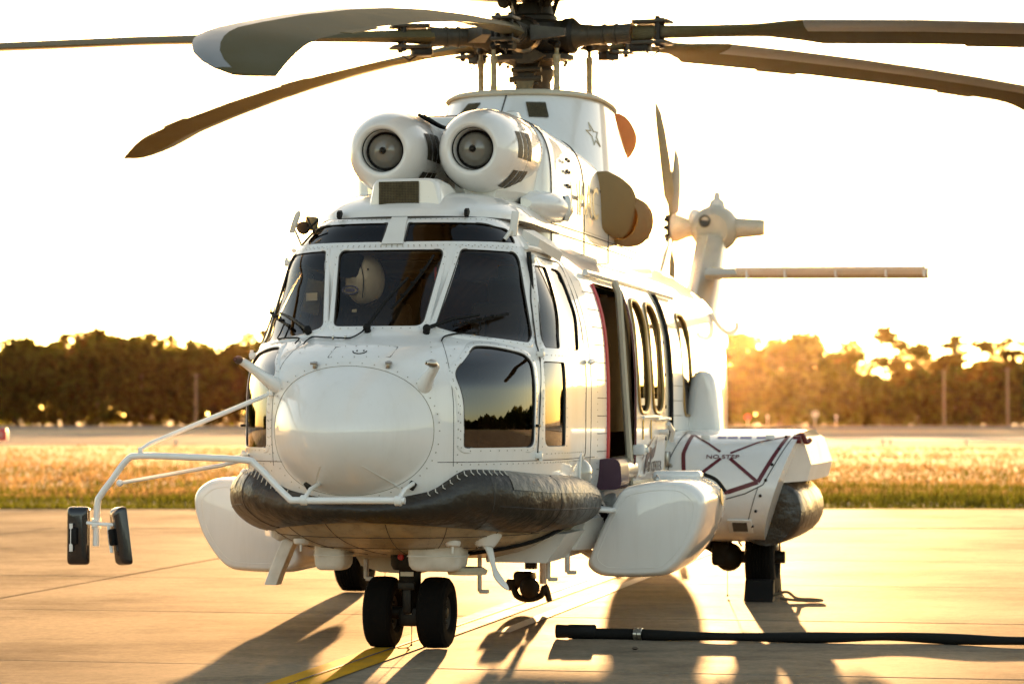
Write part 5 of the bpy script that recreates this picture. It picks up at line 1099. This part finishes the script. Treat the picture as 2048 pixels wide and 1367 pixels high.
# lower side lamp, step and dark tank by the door
p = S(1.72, 1.10); b = B(); b.lathe([(0,.11),(.02,.105),(.05,.08),(.07,.04),(.075,0)], (1.0,.66,1.10), (.8,-.6,0), 20); b.build('side_lamp', 'lens', heli); b = B(); b.tube([(1.03+.0,.60+.12*math.sin(t)*.55,1.10+.13*math.cos(t)) for t in np.linspace(0, 2*math.pi, 24)], .012, 6); b.build('lamp_bezel', 'satin', heli)
b = B(); b.loft([[(x, y, z) for x, z in rounded([(1.0,.98),(1.20,.98),(1.19,1.19),(1.02,1.19)], .06, 4)] for y in (1.18,1.24,1.44,1.5)]); b.build('step_tank', 'purple', heli)
b = B(); b.lathe([(0,.09),(.2,.1),(.5,.1),(.52,0)], (1.08,1.5,1.10), (0,1,0), 16); b.build('step_tank_body', 'steel', heli)
b = B(); b.tube(spline([(1.05,1.55,.92),(1.1,1.7,.75),(1.05,2.2,.62)], 6), .05, 10); b.tube([(1.06,.82,.86),(1.18,.86,.85),(1.18,1.0,.85),(1.08,1.05,.86)], .016, 7); b.build('boarding_step', 'satin', heli)
b = B()
for k in range(9): b.tube(spline([(1.03+.01*k,.95+.03*k,.98-.02*k),(1.08,.93+.04*k,.9-.02*k),(1.05,1.0+.03*k,.84)], 4), .008, 5)
b.build('float_hoses', 'black', heli)
# ---- mirror arm in front of the nose
ma = B(); ma.tube(spline([(.385,-1.5,.99),(.1,-1.5,.989),(-.26,-1.5,.987),(-.33,-1.5,1.01),(-.52,-1.49,1.19),(-.60,-1.49,1.222),(-.95,-1.47,1.237),(-1.26,-1.46,1.243),(-1.34,-1.46,1.215),(-1.43,-1.46,1.10),(-1.50,-1.46,1.01),(-1.522,-1.46,.95),(-1.53,-1.46,.705)], 6), .0205, 12); ma = ma.build('mirror_arm', 'white', heli)
for x in (-.225, .345): b = B(); b.lathe([(-.02,.027),(-.016,.03),(.016,.03),(.02,.027)], (x,-1.5,.989), (1,0,0), 14, True, True); b.tube([(x,-1.49,1.0),(x+.01,-1.40,1.05),(x+.01,-1.2,1.08)], .013, 8); b.build('clamp', 'satin', ma)
b = B(); b.tube([(-1.245,-1.455,1.285),(-1.2,-1.44,1.315),(-.65,-1.13,1.575),(-.575,-1.05,1.615)], [.012,.0145,.0145,.011], 10); b.box((-1.252,-1.46,1.272), (.03,.02,.045), bev=.006); b.box((-.575,-1.055,1.615), (.04,.03,.03), bev=.006); b.build('strut', 'white', ma)
b = B(); b.tube([(-1.385,-1.455,1.08),(-.90,-1.0,1.18),(-.80,-.75,1.215)], [.011,.013,.011], 10); b.ball((-1.385,-1.455,1.08), .022, 8, 6); b.build('strut', 'white', ma)
b = B(); b.tube([(-.86,-.62,1.235),(-.78,-1.0,1.235),(-.7,-1.40,1.235)], .011, 8); b.build('strut', 'satin', ma)
b = B(); b.tube([(-1.665,-1.47,.835),(-1.655,-1.47,.85),(-1.53,-1.485,.838),(-1.405,-1.48,.832),(-1.395,-1.475,.82)], .0115, 8); b.lathe([(-.03,.028),(.03,.028)], (-1.528,-1.46,.838), (0,0,1), 12, True, True)
for z in (.825, .855): b.tube([(-1.545,-1.49,z),(-1.51,-1.49,z)], .006, 6)
b.build('cross_bar', 'white', ma)
for cx, tilt, yaw in ((-1.640,.0,.15),(-1.372,-.13,-.75)):
    rot = Matrix.Rotation(tilt, 3, 'Y') @ Matrix.Rotation(yaw, 3, 'Z'); b = B(); o = rounded([(-.066,-.172),(.066,-.172),(.066,.172),(-.066,.172)], .026, 5)
    secs = [[Vector((cx,-1.47,.765))+rot@Vector((x*k, y, z*(1-(1-k)*.5))) for x, z in o] for k, y in ((1.0,.028),(1.02,.02),(1.02,.008),(.96,-.012),(.82,-.028),(.5,-.036))]
    b.loft(secs); mm = b.build('mirror', 'blackgloss', ma)
    b = B(); b.box(Vector((cx,-1.47,.765))+rot@Vector((-.02,-.05,.0)), (.05,.03,.10), rot, bev=.008); b.build('mirror_mount', 'black', mm)
    b = B(); b.tube([Vector((cx,-1.47,.765))+rot@Vector((-.03,-.055,.075)), Vector((cx,-1.47,.765))+rot@Vector((-.03,-.055,-.09))], .011, 8); b.build('mirror_stem', 'satin', mm)
    b = B(); b.loft([[Vector((cx,-1.47,.765))+rot@Vector((x*.93,.0295,z*.96)) for x, z in o], [Vector((cx,-1.47,.765))+rot@Vector((x*.93,.031,z*.96)) for x, z in o]]); b.build('mirror_glass', 'steel', mm)
# ---- pitot probes
b = B(); b.tube(spline([(-.53,-1.04,1.655),(-.60,-1.13,1.72),(-.68,-1.19,1.79),(-.705,-1.26,1.815)], 5), [.045]*3+[.04,.036,.033,.031,.03,.029,.028,.027,.026,.025,.023,.022,.022], 14); pp = b.build('pitot_probe', 'white', heli); b = B(); b.lathe([(0,.024),(.02,.026),(.035,.02),(.06,.014),(.061,.006),(.04,.005)], (-.705,-1.25,1.815), (-.15,-1,.05), 14); b.build('probe_tip', 'darkmetal', pp)
b = B(); b.tube(spline([(.40,-1.12,1.655),(.45,-1.2,1.71),(.505,-1.27,1.765),(.515,-1.33,1.78)], 5), [.05]*3+[.045,.042,.038,.035,.033,.031,.03,.029,.028,.027,.026,.024,.022], 14); pp = b.build('pitot_probe', 'white', heli); b = B(); b.lathe([(0,.024),(.03,.026),(.045,.02),(.09,.012),(.092,.005),(.06,.004)], (.518,-1.34,1.785), (-.25,-.95,.05), 14); b.build('probe_tip', 'steel', pp)
# ---- wipers and washer hoses
def wiper(u0, z0, u1, z1, uh, zh, park):
    e = B(); p0 = S(u0, z0)+SN(u0, z0)*.035; p1 = S(u1, z1)+SN(u1, z1)*.04; d = (p1-p0)
    e.tube([tuple(p0), tuple(p0+d*.3+SN(u0, z0)*.03), tuple(p0+d*.62+SN(u0, z0)*.022)], [.013,.011,.008], 7); e.ball(tuple(p0), .026, 10, 6); e.tube([tuple(S(u0, z0)), tuple(p0)], .022, 8)
    wp_ = e.build('wiper', 'black', heli); n = 14; bl = []
    for t in np.linspace(.28, 1.0, n):
        u, z = u0+(u1-u0)*t, z0+(z1-z0)*t; bl.append(S(u, z)+SN(u, z)*.018)
    e = B(); e.tube([tuple(p) for p in bl], .0085, 6); e.tube([tuple(p+np.array((0,-.012,.006))) for p in bl[3:-3]], .006, 5)
    for i in (3, 6, 9): e.box(tuple(bl[i]+np.array((0,-.012,.008))), (.03,.02,.016), bev=.004)
    e.build('wiper_blade', 'black', wp_)
wiper(-.03, 1.995, .36, 2.47, .0, .0, 0); wiper(.285, 1.985, .83, 2.11, 0, 0, 0); wiper(-.40, 1.985, -1.20, 2.165, 0, 0, 0)
def washer(pts):
    P = [tuple(S(u, z)+SN(u, z)*.012) for u, z in pts]; b = B(); b.tube(spline(P, 6), .0052, 6); b.build('washer_hose', 'black', heli)
washer([(-.05,2.02),(-.055,1.985),(-.09,1.945),(-.15,1.945),(-.24,1.95),(-.33,1.955),(-.34,1.93),(-.33,1.91)]); washer([(.60,2.08),(.61,2.02),(.57,1.985),(.46,1.975),(.38,1.955),(.355,1.925)]); washer([(-.72,2.06),(-.70,1.99),(-.66,1.955),(-.55,1.955),(-.43,1.95),(-.40,1.915)])
for u in (-.12, -.19): p = S(u, 1.945)+SN(u, 1.945)*.014; b = B(); b.box(tuple(p), (.012,.014,.022), bev=.003); b.build('hose_clip', 'steel', heli)
# ---- roof edge gear on the starboard side: paddle aerial, horn, box
b = B(); b.loft([[(-.735+dx, -.03+dy, z) for dx, dy in rounded([(-w_,-.008),(w_,-.008),(w_,.008),(-w_,.008)], .007, 3)] for z, w_, in ((2.66,.006),(2.665,.018),(2.72,.022),(2.78,.022),(2.80,.016),(2.805,.006))]); 
for v in range(len(b.V)): x, y, z = b.V[v]; b.V[v] = (x+(z-2.73)*.36, y, z)
b.tube([(-.745,-.03,2.70),(-.715,-.02,2.63),(-.70,0,2.58)], .009, 6); b.box((-.738,-.032,2.72), (.03,.03,.035), bev=.006); b.build('paddle_aerial', 'dirty', heli)
b = B(); b.box((-.655,.08,2.73), (.07,.08,.09), Matrix.Rotation(.1, 3, 'Y'), bev=.008); b.build('roof_box', 'olive', heli); b = B(); b.lathe([(0,.045),(.03,.04),(.035,0)], (-.70,.05,2.70), (-.1,-1,.0), 14); b.build('roof_horn', 'black', heli)
b = B(); b.tube([(-.655,-.02,2.76),(-.62,-.05,2.70),(-.60,-.06,2.665)], .007, 6); b.tube([(-.645,-.04,2.685),(-.56,-.09,2.74)], .008, 6); b.build('temperature_probe', 'darkmetal', heli)
# bracket on the port roof edge
b = B(); b.box((.715,-.02,2.70), (.05,.03,.16), Matrix.Rotation(.12, 3, 'Y'), bev=.008); b.tube([(.70,-.04,2.66),(.66,-.05,2.60)], .014, 7); b.build('roof_bracket', 'satin', heli)
b = B(); b.prism([(.70,.25,2.62),(.80,.3,2.56),(.86,.75,2.50),(.78,.8,2.58),(.70,.6,2.64)], (.02,-.02,.06)); b.build('step_cover', 'satin', heli)
# ---- rivets
RV = []; RF = []
def put_rivet(p, n_, r_=.0045):
    p = Vector(p); n_ = Vector(n_).normalized(); a_ = n_.orthogonal().normalized(); c_ = n_.cross(a_); k = len(RV)
    for i in range(5): t = i*1.2566; RV.append(p+(a_*math.cos(t)+c_*math.sin(t))*r_)
    RV.append(p+n_*r_*.8); RF.extend([(k+i, k+(i+1) % 5, k+5) for i in range(5)])
RIV.extend([(u, z) for u in np.arange(-1.0, 1.0, .05) for z in (.70, .645)]); RIV.extend([(u, z) for u in (-.6,-.3,0,.3,.6) for z in np.arange(.60, .80, .02)])
ua = np.array(RIV); Pp = S(ua[:, 0], ua[:, 1]); Nn = SN(ua[:, 0], ua[:, 1])
for p, n_ in zip(Pp, Nn): put_rivet(p+n_*.0055, n_)
for p, n_ in RIV3: put_rivet(Vector(p)+Vector(n_)*.002, n_)
obj('rivets', RV, RF, 'rivet', heli, kind='stuff')
# ---- inside the cockpit
b = B(); b.loft([[(x, y, z) for x, z in ((-.86*k,.95),(-.86*k,zt-.1),(-.4*k,zt),(.4*k,zt),(.86*k,zt-.1),(.86*k,.95))] for y, k, zt in ((-.62,.72,1.88),(-.45,.86,1.96),(-.2,.94,1.95),(-.12,.94,1.86))]); b.build('instrument_panel', 'interior', heli)
for x in (-.45, .45):
    b = B(); b.box((x,.62,1.42), (.5,.5,.14), bev=.05); b.box((x,.92,1.85), (.48,.12,.8), Matrix.Rotation(-.12, 3, 'X'), bev=.05); b.box((x,.97,2.32), (.26,.1,.18), bev=.04); b.box((x,.65,1.15), (.4,.4,.42), bev=.02); st_ = b.build('pilot_seat', 'seat', heli)
    b = B(); b.tube([(x-.12,.86,2.15),(x-.1,.74,1.6)], .022, 6, flat=.3); b.tube([(x+.12,.86,2.15),(x+.1,.74,1.6)], .022, 6, flat=.3); b.build('harness', 'darkmetal', st_)
b = B(); b.box((0,.35,2.44), (.42,.6,.10), bev=.03); b.tube([(-.32,-.12,2.46),(.35,-.12,2.46)], .012, 6); b.tube([(-.72,.0,2.45),(-.40,.1,2.36)], .014, 6); b.build('overhead_panel', 'interior', heli)
b = B(); b.box((.22,-.1,2.3), (.012,.012,.25)); b.box((.24,-.1,2.19), (.04,.03,.06), bev=.008); b.build('hanging_cable', 'brightred', heli)
b = B(); b.box((-.60,-.10,2.245), (.10,.004,.05), Matrix.Rotation(-.5, 3, 'Z')); b.build('placard', 'placard', heli, False)
b = B(); b.box((-.62,.0,2.25), (.12,.01,.22), Matrix.Rotation(.25, 3, 'Y')); b.build('sun_visor', 'olive', heli, False)
b = B(); b.box((-.17,-.62,2.13), (.03,.004,.022), Matrix.Rotation(-.6, 3, 'X')); b.build('placard', 'placard', heli, False)
b = B(); b.tube(spline([(.80,.02,2.52),(.83,-.05,2.2),(.80,-.25,1.92),(.62,-.6,1.7),(.52,-.85,1.55)], 8), .016, 8); b.build('window_post', 'black', heli)
# cabin seats by the door
for y in (2.0, 2.7):
    b = B(); b.box((.2,y,1.38), (.5,.45,.12), bev=.04); b.box((-.05,y,1.75), (.1,.45,.7), bev=.04); b.build('cabin_seat', 'seat', heli)
# ------------------------------------------------------------------ loose things
def hp(X, Y, Z): return Vector(along(X, Y, Z))
hl = empty('flight_helmet', hp(-.225, -.17, 2.345), -PSI)
tag(hl, 'white flight helmet with dark visor hanging inside the centre windscreen', 'helmet')
b = B(); b.ball((0,0,0), (.125,.15,.165), 20, 14); b.build('shell', 'helmet', hl)
b = B(); b.box((-.09,-.09,.09), (.20,.13,.16), Matrix.Rotation(.12, 3, 'Y'), bev=.03); b.build('visor_cover', 'black', hl)
b = B(); b.ball((-.06,-.118,-.07), (.062,.02,.034), 16, 8); dc = b.build('round_decal', 'placard', hl); b = B(); b.tube([(-.06+.05*math.cos(t),-.139,-.07+.026*math.sin(t)) for t in np.linspace(0, 2*math.pi, 24)], .005, 5); b.box((-.06,-.139,-.07), (.06,.006,.02)); b.build('decal_print', 'blue', dc)
b = B(); b.ball((.055,-.135,.06), .007, 6, 4); b.tube(spline([(0,-.13,.12),(.03,-.15,0),(.02,-.14,-.12)], 5), .003, 5); b.tube(spline([(-.10,-.08,-.10),(0,-.11,-.165),(.10,-.07,-.13)], 5), .004, 5); b.build('cord', 'black', hl)
# ground hose
hs = empty('ground_hose', (.68, 16.9, 0), 0)
tag(hs, 'thick black rubber hose lying across the apron in front of the pod', 'hose')
HP = [(-.28,.15),(-.1,.13),(.1,.09),(.35,-.02),(.9,-.14),(1.4,-.17),(1.8,-.10),(2.2,-.30),(2.6,-.42),(3.1,-.36),(3.7,-.58),(4.3,-.66),(5.0,-.5),(6.0,-.62),(7.5,-.3),(9.5,-.7)]
pts = spline([(x, y, .036) for x, y in HP], 8); b = B()
b.tube(pts, [.038 if i < 20 else .033+.005*math.sin(i*.37) for i in range(len(pts))], 12, flat=.95); b.build('hose', 'hose', hs)
d = (Vector((HP[0][0], HP[0][1], 0))-Vector((HP[1][0], HP[1][1], 0))).normalized()
b = B(); b.lathe([(-.16,.040),(-.15,.047),(.02,.048),(.03,.043),(.1,.047),(.11,.042),(.112,.03),(.02,.025)], Vector((HP[0][0], HP[0][1], .049)), d, 20); b.build('coupling', 'black', hs)
b = B()
for t in (.40,.46): p = Vector((np.interp(t,[.1,.35,.9],[-.1+.1,.1,.35])+.02, .06-.25*(t-.4), .038)); b.lathe([(-.014,.039),(-.012,.043),(.012,.043),(.014,.039)], p, (-1,.35,0), 16)
b.build('hose_clamp', 'steel', hs)
# wheel chocks at the port main wheel
ck = empty('wheel_chock', hp(1.74, 4.54, 0), -PSI); tag(ck, 'black rubber wheel chock in front of the port main wheel', 'chock')
b = B(); b.loft([[(x, y, z) for y, z in ((-.13,.004),(-.09,.05),(-.02,.165),(.03,.175),(.05,.10),(.07,.004))] for x in (-.115,-.11,.11,.115)]); b.build('wedge', 'black', ck, ang=25)
b = B(); b.tube(spline([(.115,-.02,.05),(.22,-.05,.08),(.30,-.04,.03),(.42,.02,.02),(.50,-.06,.018),(.42,-.12,.016),(.28,-.10,.02),(.17,-.05,.03)], 6), .012, 7); b.build('chock_rope', 'rope', ck)
ck2 = empty('wheel_chock', hp(1.70, 5.36, 0), -PSI); tag(ck2, 'black rubber wheel chock behind the port main wheel', 'chock')
b = B(); b.loft([[(x, -y, z) for y, z in ((-.13,.004),(-.09,.05),(-.02,.165),(.03,.175),(.05,.10),(.07,.004))] for x in (-.115,-.11,.11,.115)]); b.build('wedge', 'black', ck2, ang=25)
# pebble by the hose end
b = B(); b.ball((0,0,0), (.022,.014,.010), 7, 5); o = b.build('stone', 'bark'); o.location = (.78, 16.25, .010); tag(o, 'small dark stone on the concrete below the hose end', 'stone')
# unseen stand-in shaped as a wheeled tank, added to cast the round ended shadow
tk = empty('shadow_stand_in', (1.55, 28.6, 0), R(-3)); tag(tk, 'unseen tank shaped stand-in behind the helicopter, added to cast a round ended shadow', 'shadow caster')
b = B(); b.lathe([(-.55,.0),(-.54,.2),(-.5,.31),(-.42,.36),(.42,.36),(.5,.31),(.54,.2),(.55,0)], (0,0,.62), (0,1,0), 28); b.build('tank', 'brightred', tk)
b = B(); b.box((0,0,.20), (.5,.7,.06), bev=.01); b.tube([(0,-.4,.22),(0,-.9,.3)], .02, 8); b.build('frame', 'darkmetal', tk)
for x in (-.3, .3): b = B(); b.lathe([(-.04,.06),(-.04,.16),(-.025,.18),(.025,.18),(.04,.16),(.04,.06)], (x,.1,.18), (1,0,0), 20, True, True); b.build('wheel', 'tyre', tk)
# airfield signs and lights
sg = empty('airfield_sign', (at_px(-14, 131), 131, -.06), 0); tag(sg, 'red and white airfield sign at the left edge of the grass', 'sign')
b = B(); b.box((0,0,.50), (1.5,.16,.62), bev=.04); b.build('panel', 'brightred', sg); b = B()
for x in (-.5, 0, .5): b.box((x,.0,.1), (.06,.06,.25))
b.build('legs', 'darkmetal', sg, False)
b = B(); b.box((.42,-.085,.56), (.14,.01,.07)); b.box((.47,-.085,.47), (.05,.01,.14)); b.box((.42,-.085,.39), (.14,.01,.06)); b.build('marking', 'whiteline', sg, False)
for px, lab in ((352,'low white runway light left of the mirror arm'),(1175+590,'low runway light, second from the right'),(1490,'low runway light beside the float bag'),(1630+150,'low runway light in the middle of the right field'),(1932,'low runway light near the right edge')):
    rl = empty('runway_light', (at_px(px, 122), 122, -.06), 0); tag(rl, lab, 'runway light', 'lights along the runway edge')
    b = B(); b.lathe([(0,.05),(.22,.05),(.23,.10),(.32,.11),(.36,.07),(.37,0)], (0,0,0), (0,0,1), 10); b.build('lamp', 'lens', rl)
for px, py, mt_, lab, cat in ((1495,838,'brightred','round red marker board in front of the sunlit wood','marker'),(1630,832,'placard','round white marker board right of the red one','marker'),(1535,836,'placard','small pale marker post between the red and white boards','marker'),(1672,836,'placard','small pale marker post right of the white board','marker')):
    d = 300.; z = 1.49+(828-py)/5113*d; mk = empty('marker_board', (at_px(px, d), d, -.06), 0); tag(mk, lab, cat)
    big = 'post' not in lab; b = B(); b.lathe([(-.05,.36 if big else .16),(.05,.36 if big else .16)], (0,0,z+.3), (0,1,0), 18, True, True); b.build('board', mt_, mk); b = B(); b.tube([(0,.08,0),(0,.08,z+.2)], .06, 8); b.build('post', 'cream', mk)
for px, top, lab in ((1888,738,'pale utility pole left of the slim right hand pine'),(2015,734,'pale utility pole at the right edge of the picture'),(392,745,'pale pole in front of the dark wood left of the nose')):
    d = 322.; z = 1.49+(828-top)/5113*d; pl_ = empty('utility_pole', (at_px(px, d), d, -.06), 0); tag(pl_, lab, 'pole')
    b = B(); b.tube([(0,0,0),(0,0,z*.5),(0,0,z)], [.17,.15,.12], 8); b.build('shaft', 'olive', pl_); b = B(); b.box((0,-.12,z-.3), (1.0,.1,.1)); b.build('crossarm', 'bark', pl_, False)
